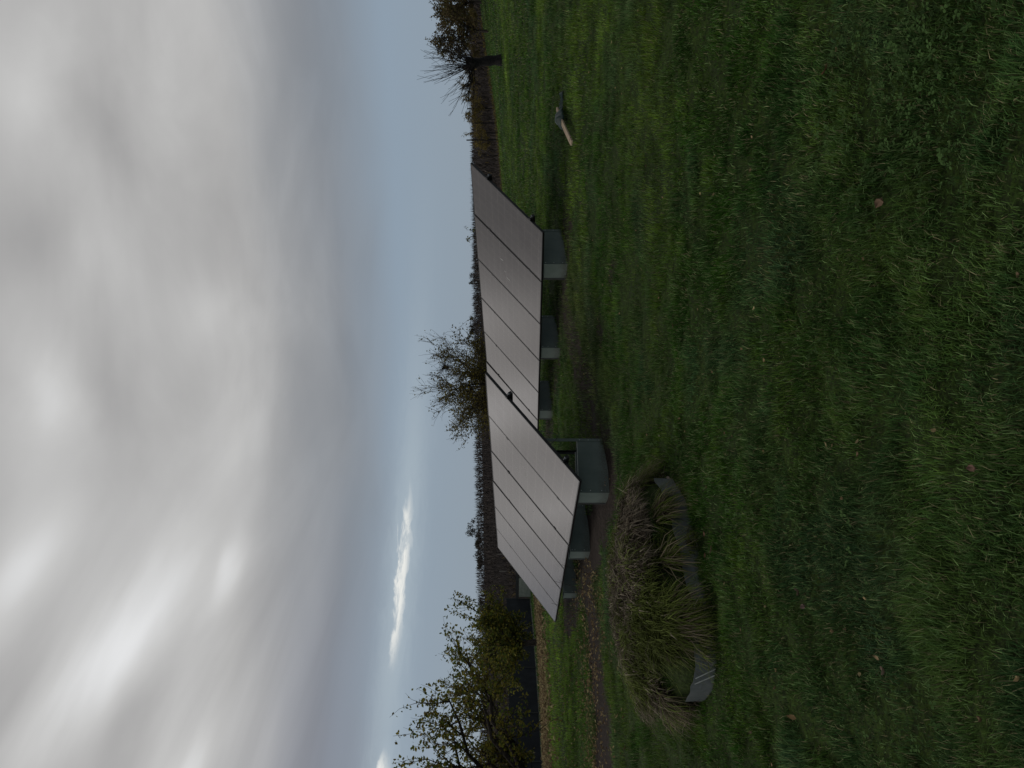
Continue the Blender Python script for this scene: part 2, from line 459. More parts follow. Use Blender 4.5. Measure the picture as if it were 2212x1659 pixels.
# ------------------------------------------------------------------ ground: one sheet to the horizon
def make_ground():
    rad = np.concatenate([[0], np.geomspace(.4, 20, 350), np.geomspace(20.3, 60, 60), np.geomspace(62, 900, 70)])
    fine = np.linspace(-42, 42, 300); rest = np.linspace(42, 318, 70)[1:-1]
    ang = np.radians(np.concatenate([fine, rest])); na = len(ang)
    rr, aa = np.meshgrid(rad[1:], ang, indexing='ij')
    x = (rr * np.sin(aa)).ravel(); y = (rr * np.cos(aa)).ravel()
    x = np.concatenate([[0], x]); y = np.concatenate([[0], y])
    z = height(x, y, False)
    s = soil_mask(x, y); z = z - s * .035 * np.clip(1 - np.hypot(x, y) / 30, 0, 1)
    verts = np.stack([x, y, z], 1)
    tris = []
    nr = len(rad) - 1
    i = np.arange(nr - 1)[:, None]; k = np.arange(na)[None]; k2 = (k + 1) % na
    a = 1 + i * na + k; b = 1 + i * na + k2; c = 1 + (i + 1) * na + k2; d = 1 + (i + 1) * na + k
    tris = np.concatenate([np.stack([a, b, c], -1).reshape(-1, 3), np.stack([a, c, d], -1).reshape(-1, 3)])
    k = np.arange(na); tris = np.concatenate([tris, np.stack([np.zeros(na, int), 1 + (k + 1) % na, 1 + k], -1)])
    tris = tris[:, ::-1]
    vine = np.clip((y - (46.5 + .0 * x)) / 1.5, 0, 1) * (np.hypot(x, y) < 400)
    cols = np.stack([s, vine, np.zeros_like(s)], 1)
    m, t, b = mat('lawn_ground', None, .95, .1)
    at_ = t.node('ShaderNodeAttribute', attribute_name='Col'); sp = t.node('ShaderNodeSeparateXYZ'); t.l.new(at_.outputs['Vector'], sp.inputs[0])
    p = pos(t)
    n1 = t.noise(p, .9, 5, .6); n2 = t.noise(p, 22, 4, .65); n3 = t.noise(p, 4, 4, .6)
    g = t.mix(t.mr(n1, .3, .7), (.030, .062, .010, 1), (.052, .098, .012, 1))
    n4 = t.noise(p, 90, 3, .7)
    g = t.mix(t.mr(t.m('ADD', t.m('MULTIPLY', n2, .5), t.m('MULTIPLY', n4, .5)), .42, .6), t.mix(.85, g, (.013, .016, .008, 1)), t.mix(.35, g, (.02, .026, .012, 1)))
    so = t.mix(t.mr(n2, .3, .7), (.016, .0125, .0105, 1), (.046, .036, .031, 1))
    vi = t.mix(t.mr(n3, .3, .7), (.030, .024, .021, 1), (.055, .042, .034, 1))
    c = t.mix(t.mr(t.m('ADD', sp.outputs[0], t.m('MULTIPLY', t.m('SUBTRACT', n2, .5), .5)), .3, .6), g, so)
    c = t.mix(sp.outputs[1], c, vi)
    t.l.new(c, b.inputs['Base Color']); bump(t, b, n2, .8, .03)
    o = npmesh('ground', verts, tris, cols, m, smooth=True)
    tag(o, 'sloping lawn with bare soil patches rising to the vineyard hill', None, None, 'structure')
    # the domed soil heap of the raised bed
    rr = np.concatenate([np.linspace(.02, .9, 26), np.linspace(.92, .982, 6)]); na = 120
    R2, A2 = np.meshgrid(rr, np.linspace(0, 2 * np.pi, na, endpoint=False), indexing='ij')
    rh = bed_rho(A2)
    x = (BED[0] + R2 * rh * np.cos(A2)).ravel(); y = (BED[1] + R2 * rh * np.sin(A2)).ravel(); z = height(x, y)
    x = np.concatenate([x, BED[0] + .984 * rh[0] * np.cos(A2[0])]); y = np.concatenate([y, BED[1] + .984 * rh[0] * np.sin(A2[0])]); z = np.concatenate([z, z[-na:] - .3])
    nr = len(rr) + 1; i = np.arange(nr - 1)[:, None]; k = np.arange(na)[None]; k2 = (k + 1) % na
    a = i * na + k; b_ = i * na + k2; c_ = (i + 1) * na + k2; d = (i + 1) * na + k
    tr = np.concatenate([np.stack([a, d, c_], -1).reshape(-1, 3), np.stack([a, c_, b_], -1).reshape(-1, 3)])
    tr = np.concatenate([tr, np.stack([np.zeros(na - 2, int), np.arange(1, na - 1), np.arange(2, na)], -1)])
    o = npmesh('mound', np.stack([x, y, z], 1), tr, np.stack([np.full(len(x), .35), np.zeros(len(x)), np.zeros(len(x))], 1), m, smooth=True)
    tag(o, 'domed soil of the overgrown raised bed', None, None, 'structure')


make_ground()


# ------------------------------------------------------------------ grass
def blades(px, py, pz, length, width, cols, rng, lean=.5, seg2=True, tipcol=1.25, heading=None, rootcol=.6):
    n = len(px)
    h = rng.uniform(0, 2 * np.pi, n) if heading is None else heading
    ln = np.abs(rng.normal(0, lean, n)) + .08
    dx, dy = np.cos(h), np.sin(h)
    wx, wy = -dy, dx
    tw = rng.uniform(-.9, .9, n); wx2 = wx * np.cos(tw) - wy * np.sin(tw); wy2 = wx * np.sin(tw) + wy * np.cos(tw)
    out1 = length * .45 * np.sin(ln * .6); up1 = length * .5 * np.cos(ln * .6)
    out2 = out1 + length * .55 * np.sin(np.minimum(ln * 1.7, 1.9)); up2 = up1 + length * .52 * np.cos(np.minimum(ln * 1.7, 1.9))
    w = width / 2
    base = np.stack([px, py, pz - .006], 1)
    D = np.stack([dx, dy, np.zeros(n)], 1); Wv = np.stack([wx2, wy2, np.zeros(n)], 1); Z = np.array([0, 0, 1.])
    if seg2:
        mid = base + D * out1[:, None] + Z * up1[:, None]; tip = base + D * out2[:, None] + Z * up2[:, None]
        v = np.stack([base - Wv * w[:, None] * .8, base + Wv * w[:, None] * .8, mid + Wv * w[:, None], mid - Wv * w[:, None], tip], 1)
        k = np.arange(n)[:, None] * 5
        t = np.concatenate([k + np.array([0, 1, 2]), k + np.array([0, 2, 3]), k + np.array([3, 2, 4])], 0)
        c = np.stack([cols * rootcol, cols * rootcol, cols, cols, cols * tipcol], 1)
    else:
        tip = base + D * out2[:, None] + Z * up2[:, None]
        v = np.stack([base - Wv * w[:, None], base + Wv * w[:, None], tip], 1)
        k = np.arange(n)[:, None] * 3
        t = k + np.array([0, 1, 2])
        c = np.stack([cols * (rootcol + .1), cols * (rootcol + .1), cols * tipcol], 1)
    return v.reshape(-1, 3), t, c.reshape(-1, 3)


def join(parts):
    V, T, C, b = [], [], [], 0
    for v, t, c in parts: V.append(v); T.append(t + b); C.append(c); b += len(v)
    return np.concatenate(V), np.concatenate(T), np.concatenate(C)


def grass_cols(x, y, rng):
    n = len(x)
    a = fbm(x * .45, y * .45, 60, 3); b = fbm(x * 2.0, y * 2.0, 70, 3); e = fbm(x * 7.0, y * 7.0, 75, 2)
    k = np.clip((a - .5) * 2.2 + (b - .5) * 1.8 + (e - .5) * 1.0 + .5 + rng.normal(0, .22, n), 0, 1)[:, None]
    c = np.array([.028, .078, .010]) * (1 - k) + np.array([.100, .165, .022]) * k
    blue = np.clip((fbm(x * 1.3 + 50, y * 1.3, 80, 3) - .52) * 5, 0, 1)[:, None] * .6
    c = c * (1 - blue) + np.array([.050, .095, .055]) * blue
    # fresher strips: beyond the trench on the left, along the rise on the right
    fresh = np.exp(-((y - 17 + (x + 6) * .35) / 4.5) ** 2) * np.clip((-x - 3.2) / 1.5, 0, 1) + .9 * np.exp(-((y - 23.8 + .0 * x) / 1.2) ** 2) * np.clip((x - 7) / 3, 0, 1)
    c = c * (1 - .7 * fresh[:, None]) + np.array([.17, .27, .035]) * .7 * fresh[:, None]
    # worn olive ground round the arrays
    olive = np.clip(1.6 - np.minimum(seg_dist(x, y, (-.5, 9.5), (2.0, 13.0)), seg_dist(x, y, (-9, 8.4), (-3, 10.8))) / .9, 0, 1)[:, None] * .55
    c = c * (1 - olive) + np.array([.085, .085, .040]) * olive
    # darker tussocks of coarser grass, wider patches of paler sward
    tus = np.clip((fbm(x * 2.1, y * 2.8, 44, 3) - .54) * 9, 0, 1)[:, None]; c = c * (1 - .50 * tus) + np.array([.012, .034, .008]) * .5 * tus
    pale = np.clip((fbm(x * 1.1 + 7, y * 1.5, 48, 3) - .55) * 6, 0, 1)[:, None]; c = c * (1 + .45 * pale)
    near = np.clip((4.6 - y) / 2.0, 0, 1)[:, None] * .45; c = c * (1 - near) + np.array([.040, .080, .040]) * near  # lens vignetting put into the blade colour: darker and bluer close to the camera
    u = rng.random((n, 1))
    c = np.where(u < .07, np.array([.20, .185, .10]) * rng.uniform(.5, 1.1, (n, 1)), c)
    c = np.where((u > .07) & (u < .20), np.array([.13, .20, .075]) * rng.uniform(.7, 1.2, (n, 1)), c)
    return c * rng.uniform(.5, 2.05, (n, 1))


# under the mound and the ballast boxes no lawn grows
ARR_A = dict(p=Vector((-1.173, 8.903, -.611 + CAMZ)), az=.546, tilt=.657, sl=.012, boxes=(.40, 2.66, 4.92))
ARR_B = dict(p=Vector((2.289, 11.198, -.213 + CAMZ)), az=.565, tilt=.646, sl=.003, boxes=(.74, 3.06, 5.38))


def blocked(x, y):
    rb = bed_d(x, y); bad = (rb > .93) & (rb < 1.04)
    for A in (ARR_A, ARR_B):
        ca, sa = math.cos(A['az']), math.sin(A['az'])
        rx, ry = x - A['p'].x, y - A['p'].y
        a = -rx * sa + ry * ca; b = rx * ca + ry * sa
        for a0 in A['boxes']: bad |= (a > a0 - .01) & (a < a0 + .39) & (b > .02) & (b < .80)
    return bad


def make_lawn():
    rng = np.random.default_rng(5)
    parts = []
    zones = [  # r0, r1, density, half angle, length, width, two segments
        (1.5, 3.6, 22000, 40, .046, .0029, True), (3.6, 6.0, 13000, 37, .047, .0037, True), (6.0, 10, 6500, 35, .050, .0056, False),
        (10, 17, 2800, 34, .054, .0092, False), (17, 30, 820, 34, .060, .016, False), (30, 50, 180, 34, .07, .028, False)]
    for r0, r1, den, ha, ln, wd, s2 in zones:
        area = R(ha) * (r1 * r1 - r0 * r0)
        n = int(area * den)
        r = np.sqrt(rng.uniform(r0 * r0, r1 * r1, n)); a = rng.uniform(-R(ha), R(ha), n)
        x = r * np.sin(a); y = r * np.cos(a)
        # blades stand in tufts
        tuft = fbm(x * 5.5, y * 5.5, 20, 2); lump = fbm(x * 1.6, y * 2.4, 25, 3)
        s = soil_mask(x, y)
        keep = (rng.random(n) < np.clip(.36 + (tuft - .36) * 2.2, .20, 1)) & (rng.random(n) > s * 1.05) & ~blocked(x, y) & (y < 46.8)
        x, y, tuft, lump = x[keep], y[keep], tuft[keep], lump[keep]; n = len(x)
        z = height(x, y)
        L = ln * rng.uniform(.55, 1.25, n) * (.30 + 1.15 * tuft + .75 * np.clip((lump - .4) * 2, 0, 1))
        W = wd * rng.uniform(.7, 1.3, n)
        c = grass_cols(x, y, rng)
        # combed direction: tufts lie over the same way
        hd = fbm(x * 1.7, y * 1.7, 33, 2) * 4 * np.pi + rng.normal(0, 1.1, n)
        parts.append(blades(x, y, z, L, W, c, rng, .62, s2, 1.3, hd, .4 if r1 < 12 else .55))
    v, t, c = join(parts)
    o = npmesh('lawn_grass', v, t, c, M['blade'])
    tag(o, 'short tufted green lawn grass covering the whole slope', 'grass', kind='stuff')
    # low clover and weeds between the blades, thick in the right foreground
    parts = []
    n = 22000
    r = np.sqrt(rng.uniform(1.6 ** 2, 9.0 ** 2, n)); a = rng.uniform(-R(36), R(36), n)
    x = r * np.sin(a); y = r * np.cos(a)
    k_ = 5200; x[:k_] = rng.normal(1.2, .55, k_); y[:k_] = rng.normal(2.8, .55, k_)
    patch = fbm(x * .9 + 3, y * .9, 91, 3)
    want = np.clip((patch - .55) * 6, 0, .5) + .8 * np.clip((fbm(x * 5, y * 5, 95, 2) - .3) * 2.5, .1, 1) * np.clip(1.15 - np.hypot((x - 1.15) / .62, (y - 2.85) / .8), 0, 1) + .35 * np.clip(1 - np.hypot((x + .9) / .5, (y - 2.9) / .6), 0, 1)
    keep = (rng.random(n) < want) & ~blocked(x, y)
    x, y = x[keep], y[keep]; n = len(x)
    V, T, C = [], [], []
    base = 0
    hgt = rng.uniform(.028, .062, n)
    zz = height(x, y) + hgt
    for i in range(n):
        c = np.array([.060, .112, .034]) * rng.uniform(.45, 1.4)
        ro = rng.uniform(0, 6.28); tx, ty = rng.normal(0, .3, 2)
        s = rng.uniform(.006, .0115)
        for k in range(3):
            aa = ro + k * 2.094
            pts = []
            for q, rr in ((0, 0.08), (-.75, .75), (-.5, 1.35), (0, 1.55), (.5, 1.35), (.75, .75)):
                px = math.cos(aa + q * .9) * rr * s; py = math.sin(aa + q * .9) * rr * s
                pts.append((x[i] + px, y[i] + py, zz[i] + px * tx + py * ty + (abs(q) * .25 * s)))
            V.extend(pts); C.extend([c * (.85 if q in (0, 3) else 1.1) for q in range(6)])
            T.extend([(base, base + 1, base + 2), (base, base + 2, base + 3), (base, base + 3, base + 4), (base, base + 4, base + 5)])
            base += 6
    o = npmesh('clover', np.array(V), np.array(T), np.array(C), M['blade'])
    tag(o, 'patches of small round clover leaves in the foreground lawn', 'clover', kind='stuff')


make_lawn()


# ------------------------------------------------------------------ raised bed mound
def make_bed():
    root_x, root_y = BED[0], BED[1]
    # metal edging band
    rng = np.random.default_rng(2)
    ctl = [(-.78, 6.1, .02), (-.88, 5.78, .0), (-1.08, 5.5, .0), (-1.24, 5.32, .0), (-1.41, 5.19, -.015), (-1.55, 5.09, -.03), (-1.70, 5.03, .0), (-1.86, 5.0, .005), (-1.99, 5.02, .01), (-2.10, 5.09, .01), (-2.22, 5.22, .0)]
    # smooth through the control points
    P = np.array([c[:2] for c in ctl]); dz = np.array([c[2] for c in ctl])
    tt = np.linspace(0, len(P) - 1, 97); k = np.arange(len(P))
    xs = np.interp(tt, k, P[:, 0]); ys = np.interp(tt, k, P[:, 1]); zs = np.interp(tt, k, dz)
    for _ in range(6):
        xs[1:-1] = (xs[:-2] + 2 * xs[1:-1] + xs[2:]) / 4; ys[1:-1] = (ys[:-2] + 2 * ys[1:-1] + ys[2:]) / 4; zs[1:-1] = (zs[:-2] + 2 * zs[1:-1] + zs[2:]) / 4
    root = empty('bed_edging', (xs[48], ys[48], hz(xs[48], ys[48])))
    tag(root, 'curved grey sheet metal edging band along the front of the overgrown mound', 'garden edging')
    m, t, b = mat('zinc_sheet', None, .42, .5, .55)
    co = objco(t); n = t.noise(co, 7, 5, .65); n2 = t.noise(co, 45, 3, .6)
    t.l.new(t.mix(t.mr(n, .3, .7), (.15, .165, .172, 1), (.20, .215, .222, 1)), b.inputs['Base Color'])
    t.l.new(t.mr(n2, .3, .7, .36, .6), b.inputs['Roughness']); bump(t, b, n, .08, .02)
    lens = [(0, 36), (34, 66), (64, 96)]
    for q, (i0, i1) in enumerate(lens):
        v, f = [], []
        off = .004 * (q % 2)
        for i in range(i0, i1 + 1):
            j = min(max(i, 1), len(xs) - 2)
            tx, ty = xs[j + 1] - xs[j - 1], ys[j + 1] - ys[j - 1]; L = math.hypot(tx, ty)
            nx, ny = ty / L, -tx / L
            if nx * (xs[i] - root_x) + ny * (ys[i] - root_y) < 0: nx, ny = -nx, -ny
            g = hz(root_x + (xs[i] - root_x) * 1.08, root_y + (ys[i] - root_y) * 1.08)
            for s in (0, 1):
                for hh, oo in ((-.03, 0.0), (.066, .002), (.138 + zs[i] + .002 * math.sin(i * .7), .005)):
                    d = off + oo + (.0025 if s else 0) + .004 * math.sin(i * .21)
                    v.append((xs[i] + nx * d - root.location.x, ys[i] + ny * d - root.location.y, g + hh - root.location.z))
        n_ = 6
        for i in range(i1 - i0):
            a = i * n_; c = a + n_
            for h in (0, 1):
                f.append((a + 3 + h, c + 3 + h, c + 4 + h, a + 4 + h)); f.append((a + h + 1, c + h + 1, c + h, a + h))
            f.append((a + 5, c + 5, c + 2, a + 2)); f.append((a, c, c + 3, a + 3))
        e = (i1 - i0) * n_
        f.append((0, 3, 4, 1)); f.append((1, 4, 5, 2)); f.append((e, e + 1, e + 4, e + 3)); f.append((e + 1, e + 2, e + 5, e + 4))
        newmesh('edging_strip', v, f, m, root, False)
    # two pale straps over the joint
    for i in (73, 76):
        tx, ty = xs[i + 1] - xs[i - 1], ys[i + 1] - ys[i - 1]; L = math.hypot(tx, ty); nx, ny = ty / L, -tx / L
        if nx * (xs[i] - root_x) + ny * (ys[i] - root_y) < 0: nx, ny = -nx, -ny
        g = hz(root_x + (xs[i] - root_x) * 1.08, root_y + (ys[i] - root_y) * 1.08)
        pts = []
        for s in np.linspace(0, 1, 6):
            pts.append(Vector((xs[i] + nx * .028 + tx / L * .07 * (s - .5), ys[i] + ny * .028 + ty / L * .07 * (s - .5), g + .015 + .13 * s)) - root.location)
        MB().tube(pts, .0035, 5).build('strap', M['cut'], root)
    # long matted grass on the mound: clumps of arching blades flopped every way
    rng = np.random.default_rng(8)

    def strands(px, py, pz, L, W, c, hd, rise, rng, droop=0.0):
        """arching blades: up, over and down again (4 cross sections, 5 triangles)"""
        n = len(px); D = np.stack([np.cos(hd), np.sin(hd), np.zeros(n)], 1); Z = np.array([0, 0, 1.])
        wv = np.stack([-np.sin(hd), np.cos(hd), rng.uniform(-.5, .5, n)], 1)
        bend = rng.normal(0, .35, n)
        base = np.stack([px, py, pz], 1); rows = []
        for q, wq in ((0, .8), (.35, 1.0), (.72, .8)):
            o = base + D * (L * q * (.55 + .45 * (1 - rise)))[:, None] + wv * (bend * q * q * L)[:, None] + Z * (L * rise * (1.55 * q - 1.35 * q * q) - L * droop * q * q)[:, None]
            rows += [o - wv * (W * wq / 2)[:, None], o + wv * (W * wq / 2)[:, None]]
        q = 1.0
        rows.append(base + D * (L * q * (.55 + .45 * (1 - rise)))[:, None] + wv * (bend * L)[:, None] + Z * (L * rise * .12 - L * (.10 + droop))[:, None])
        v = np.stack(rows, 1); k = np.arange(n)[:, None] * 7
        t = np.concatenate([k + np.array(f) for f in ((0, 1, 3), (0, 3, 2), (2, 3, 5), (2, 5, 4), (4, 5, 6))], 0)
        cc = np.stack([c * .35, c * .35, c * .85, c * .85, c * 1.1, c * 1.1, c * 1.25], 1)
        return v.reshape(-1, 3), t, cc.reshape(-1, 3)
    n = 62000
    a = rng.uniform(0, 2 * np.pi, n); r = np.sqrt(rng.uniform(0, 1, n)) * 1.05
    x = BED[0] + np.cos(a) * r * bed_rho(a); y = BED[1] + np.sin(a) * r * bed_rho(a)
    tuft = fbm(x * 4.5, y * 4.5, 120, 3)
    fr = np.degrees(np.arctan2(y - BED[1], x - BED[0]))     # bare lengths of edging: the grass behind them stands back
    open_ = ((fr > -50) & (fr < 10)) | ((fr > -78) & (fr < -58)) | ((fr > -127) & (fr < -97))
    keep = (rng.random(n) < np.clip(.38 + (tuft - .36) * 2.4, .20, 1)) & ~(open_ & (r > .82))
    x, y, a, r, tuft = x[keep], y[keep], a[keep], r[keep], tuft[keep]; n = len(x)
    z = height(x, y)
    clump = fbm(x * 2.6, y * 2.6, 130, 3); tone = fbm(x * 5.0 + 9, y * 5.0, 133, 2)[:, None]
    dry = np.clip((clump - .5) * 5.5 + 1.0 - (x - BED[0]) * .55 + (y - BED[1]) * .15 + rng.normal(0, .16, n), .05, .95)
    green = np.array([.092, .116, .028]) * (.35 + 1.2 * tone) * rng.uniform(.5, 1.6, (n, 1)); brown = np.array([.19, .162, .122]) * (.25 + 1.4 * tone) * rng.uniform(.45, 1.5, (n, 1))
    dark = np.array([.055, .042, .032]) * rng.uniform(.6, 1.4, (n, 1))
    c = np.where(rng.random((n, 1)) < dry[:, None], np.where(rng.random((n, 1)) < .35, dark, brown), green)
    L = rng.uniform(.09, .28, n) * (.4 + 1.2 * tuft) * np.clip(1.35 - .5 * r, .7, 1); W = rng.uniform(.004, .0085, n)
    hd = a + (fbm(x * 3.2, y * 3.2, 140, 2) - .5) * 11 + rng.normal(0, .8, n)
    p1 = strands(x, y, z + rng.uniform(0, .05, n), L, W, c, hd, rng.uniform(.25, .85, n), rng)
    # grass hanging over the edging between the bare lengths
    k = 1250; a = np.radians(rng.choice([-24., -30., -57., -80., -85., -89., -134., 13.], k) + rng.normal(0, 2.4, k)); r = rng.uniform(.86, 1.0, k)
    x = BED[0] + np.cos(a) * r * bed_rho(a); y = BED[1] + np.sin(a) * r * bed_rho(a)
    c = np.where(rng.random((k, 1)) < .45, np.array([.20, .165, .11]), np.array([.10, .135, .028])) * rng.uniform(.4, 1.4, (k, 1))
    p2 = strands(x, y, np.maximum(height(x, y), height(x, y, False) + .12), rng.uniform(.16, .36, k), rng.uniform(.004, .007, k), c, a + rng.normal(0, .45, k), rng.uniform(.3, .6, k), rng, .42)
    # dead pale fringe on the far left flank
    k = 600; a = rng.normal(2.2, .4, k); r = rng.uniform(.85, 1.25, k)
    x = BED[0] + np.cos(a) * r * bed_rho(a); y = BED[1] + np.sin(a) * r * bed_rho(a)
    c = np.array([.21, .185, .135]) * rng.uniform(.35, 1.3, (k, 1))
    p4 = strands(x, y, height(x, y), rng.uniform(.08, .2, k), rng.uniform(.003, .006, k), c, rng.uniform(0, 6.28, k), rng.uniform(.2, .7, k), rng)
    # a skirt of longer grass round the foot of the edging
    k = 2600; a = rng.uniform(0, 2 * np.pi, k); r = rng.uniform(1.02, 1.22, k)
    x = BED[0] + np.cos(a) * r * bed_rho(a); y = BED[1] + np.sin(a) * r * bed_rho(a)
    fr = np.degrees(np.arctan2(y - BED[1], x - BED[0])); op = ((fr > -50) & (fr < 10)) | ((fr > -78) & (fr < -58)) | ((fr > -127) & (fr < -97))
    kk = ((fbm(x * 3, y * 3, 150, 2) > .5) | (y > 6)) & ~op; x, y, a = x[kk], y[kk], a[kk]; k = len(x)
    c = np.where(rng.random((k, 1)) < .25, np.array([.17, .145, .09]), np.array([.085, .13, .026])) * rng.uniform(.4, 1.6, (k, 1))
    p3 = blades(x, y, height(x, y), rng.uniform(.06, .16, k), rng.uniform(.003, .005, k), c, rng, .8, True, 1.2, a + rng.normal(0, 1.2, k), .5)
    v, t, c = join([p1, p2, p3, p4])
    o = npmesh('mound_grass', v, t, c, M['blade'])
    tag(o, 'long matted half dead grass growing over the raised mound', 'tall grass', kind='stuff')
    # a few tall dry stalks standing up before the panels
    for (u, v0, v1, lab) in ((440, 1330, 1213, 'tall thin dry stalk rising from the mound before the front panels, rightmost of three'),
                             (405, 1330, 1195, 'tall thin dry stalk rising from the mound before the front panels, middle of three'),
                             (357, 1330, 1190, 'tall thin dry stalk rising from the mound before the front panels, leftmost of three')):
        d = 6.5; p0 = at(u - 25, v0, d); p0.z = hz(p0.x, p0.y); p1 = at(u, v1, d)
        mid = (p0 + p1) / 2 + Vector((-.03, 0, .03))
        mb = MB().tube([p0 - p0, mid - p0, p1 - p0], [.003, .0024, .0012], 4)
        for f_ in (.75, .88):
            q = (p0.lerp(p1, f_)) - p0; mb.tube([q, q + Vector((.03 * (1 if f_ > .8 else -1), 0, .035))], [.0014, .0008], 3)
        o = mb.build('dry_stalk', M['bark']); o.location = p0; tag(o, lab, 'stalk', 'dry stalks on the mound')


make_bed()


# ------------------------------------------------------------------ solar arrays
W0, LP, GAP, TH = 1.130, 1.935, .024, .035


def make_array(A, label, cable):
    p, az, ti, sl = A['p'], A['az'], A['tilt'], A['sl']
    root = empty('solar_array', (p.x, p.y, hz(p.x + .5, p.y + .6)))
    tag(root, label, 'solar array')
    root.rotation_euler = (0, 0, az)
    # local frame: y along the row (away), x to the high side, z up
    zoff = p.z - root.location.z
    r = Vector((0, math.cos(sl), math.sin(sl)))
    s = Vector((math.cos(ti), 0, math.sin(ti)))
    nrm = s.cross(r).normalized()
    if nrm.z < 0: nrm = -nrm
    O = Vector((0, 0, zoff))
    mtx = Matrix((s, r, nrm)).transposed()

    def P(a, b, n=0.0): return O + r * a + s * b + nrm * n
    # shared panel meshes in the panel's own frame (x up the slope, y along the row, z out)
    if 'panel' not in M:
        f = MB(); w = .015
        f.box((w / 2, W0 / 2, -TH / 2), w, W0, TH).box((LP - w / 2, W0 / 2, -TH / 2), w, W0, TH)
        f.box((LP / 2, w / 2, -TH / 2), LP - 2 * w, w, TH).box((LP / 2, W0 - w / 2, -TH / 2), LP - 2 * w, w, TH)
        fo = f.build('frame', M['frame'])
        g = MB().box((LP / 2, W0 / 2, -.005), LP - 2 * w, W0 - 2 * w, .006).build('glass_sheet', M['glass'])
        bk = MB().box((LP / 2, W0 / 2, -.030), .10, .22, .022).build('junction_box', M['cable'])
        M['panel'] = (fo.data, g.data, bk.data)
        for o in (fo, g, bk): bpy.data.objects.remove(o)
    for k in range(6):
        pe = empty('solar_panel'); pe.parent = root
        jit = random.Random(k + int(az * 1000))
        pe.matrix_local = Matrix.Translation(P(k * (W0 + GAP), 0, jit.uniform(-.002, .002))) @ mtx.to_4x4() @ Matrix.Rotation(R(jit.uniform(-.25, .25)), 4, 'Y') @ Matrix.Rotation(R(jit.uniform(-.2, .2)), 4, 'X')
        for nm, me in zip(('frame', 'glass_sheet', 'junction_box'), M['panel']):
            o = bpy.data.objects.new(nm, me); col.objects.link(o); o.parent = pe
        if cable and k in (1, 2, 4) or not cable and k == 1:      # bird droppings run down the glass
            for _ in range(3 if k != 4 else 1):
                q = MB()
                x0 = jit.uniform(.7, 1.3); y0 = jit.uniform(.3, .8); l_ = jit.uniform(.03, .13); w_ = jit.uniform(.005, .011)
                q.tube([(x0 + l_, y0, -.0015), (x0 + l_ * .6, y0 + .004, -.0015), (x0, y0 + jit.uniform(-.01, .01), -.0015)], [w_ * .5, w_, w_ * .3], 6)
                for v_ in q.v: v_.z = -.0017 + (v_.z + .0015) * .08
                q.build('dropping', M['dropping'], pe)
    LR = 6 * (W0 + GAP)
    bs = (.17 * LP, .76 * LP)
    for b in bs:
        mb = MB()
        c = P(LR / 2 - .01, b, -TH - .028)
        mb.box(c, .045, LR + .10, .050, mtx)
        ra = mb.build('mounting_rail', M['rail'], root)
        # end clamps and middle clamps
        for k in range(7):
            a = k * (W0 + GAP) - GAP / 2
            e = k in (0, 6)
            q = MB()
            if e:
                sg = -1 if k == 0 else 1
                q.box(P(a + sg * .012, b, -.016), .045, .022, .044, mtx); q.box(P(a - sg * .002, b, .004), .045, .022, .005, mtx)
            else:
                q.box(P(a, b, .0035), .045, GAP + .018, .004, mtx)
            q.build('clamp', M['rail' if not e else 'frame'], root)
        q = MB().box(P(-.05, b + .002, -TH - .004), .030, .035, .006, mtx); q.tube([P(-.05, b, -TH), P(-.05, b, -TH + .022)], .006, 6)
        q.build('clamp_bolt', M['clamp'], root)
    # ballast boxes of folded sheet
    DEP, WID = .745, .372
    for bi, a0 in enumerate(A['boxes']):
        rn = random.Random(bi * 7 + int(az * 1e4))
        wl = Matrix.Rotation(az, 3, 'Z')
        corners = [(.034, a0), (.034 + DEP, a0), (.034 + DEP, a0 + WID), (.034, a0 + WID)]
        gz = []
        for (bx_, ay_) in corners:
            w_ = root.location + wl @ Vector((bx_, ay_, 0)); gz.append(hz(w_.x, w_.y) - root.location.z)
        top = max(gz[0], gz[1]) + .43
        bot = min(gz) - .12
        bx = empty('ballast_box', (.034, a0, min(gz))); bx.parent = root
        o0 = Vector((.034, a0, min(gz)))
        tk = .004
        ftop = zoff + .034 * math.tan(ti) - TH - .01   # the front may not come through the panel
        H = min(top, ftop + .10) - o0.z; B = bot - o0.z; HF = min(top, ftop) - o0.z

        def plate(x0, x1, y0, y1, z0, zx0, zx1, nm, m_):
            v = [(x0, y0, z0), (x1, y0, z0), (x1, y1, z0), (x0, y1, z0), (x0, y0, zx0), (x1, y0, zx1), (x1, y1, zx1), (x0, y1, zx0)]
            return newmesh(nm, v, [(3, 2, 1, 0), (4, 5, 6, 7), (0, 1, 5, 4), (1, 2, 6, 5), (2, 3, 7, 6), (3, 0, 4, 7)], m_, bx)
        bl = DEP
        plate(0, bl, 0, tk, B, HF, HF, 'end_plate', M['boxplate']); plate(0, bl, WID - tk, WID, B, HF, HF, 'end_plate', M['boxplate'])
        plate(-.0035, -.0005, -.002, WID + .002, B, HF, HF, 'front_plate', M['boxplate'])
        plate(bl + .0005, bl + .0035, -.002, WID + .002, B, HF, HF, 'rear_plate', M['boxplate'])
        rim = MB()
        rim.box((bl / 2, tk / 2, HF + .004), bl - .02, .007, .006); rim.box((bl / 2, WID - tk / 2, HF + .004), bl - .02, .007, .006)
        rim.build('cut_rim', M['cut'], bx)
        fill = MB().box((bl / 2, WID / 2, HF * .45), bl - .012, WID - .014, .02).build('gravel_ballast', M['gravel'], bx)
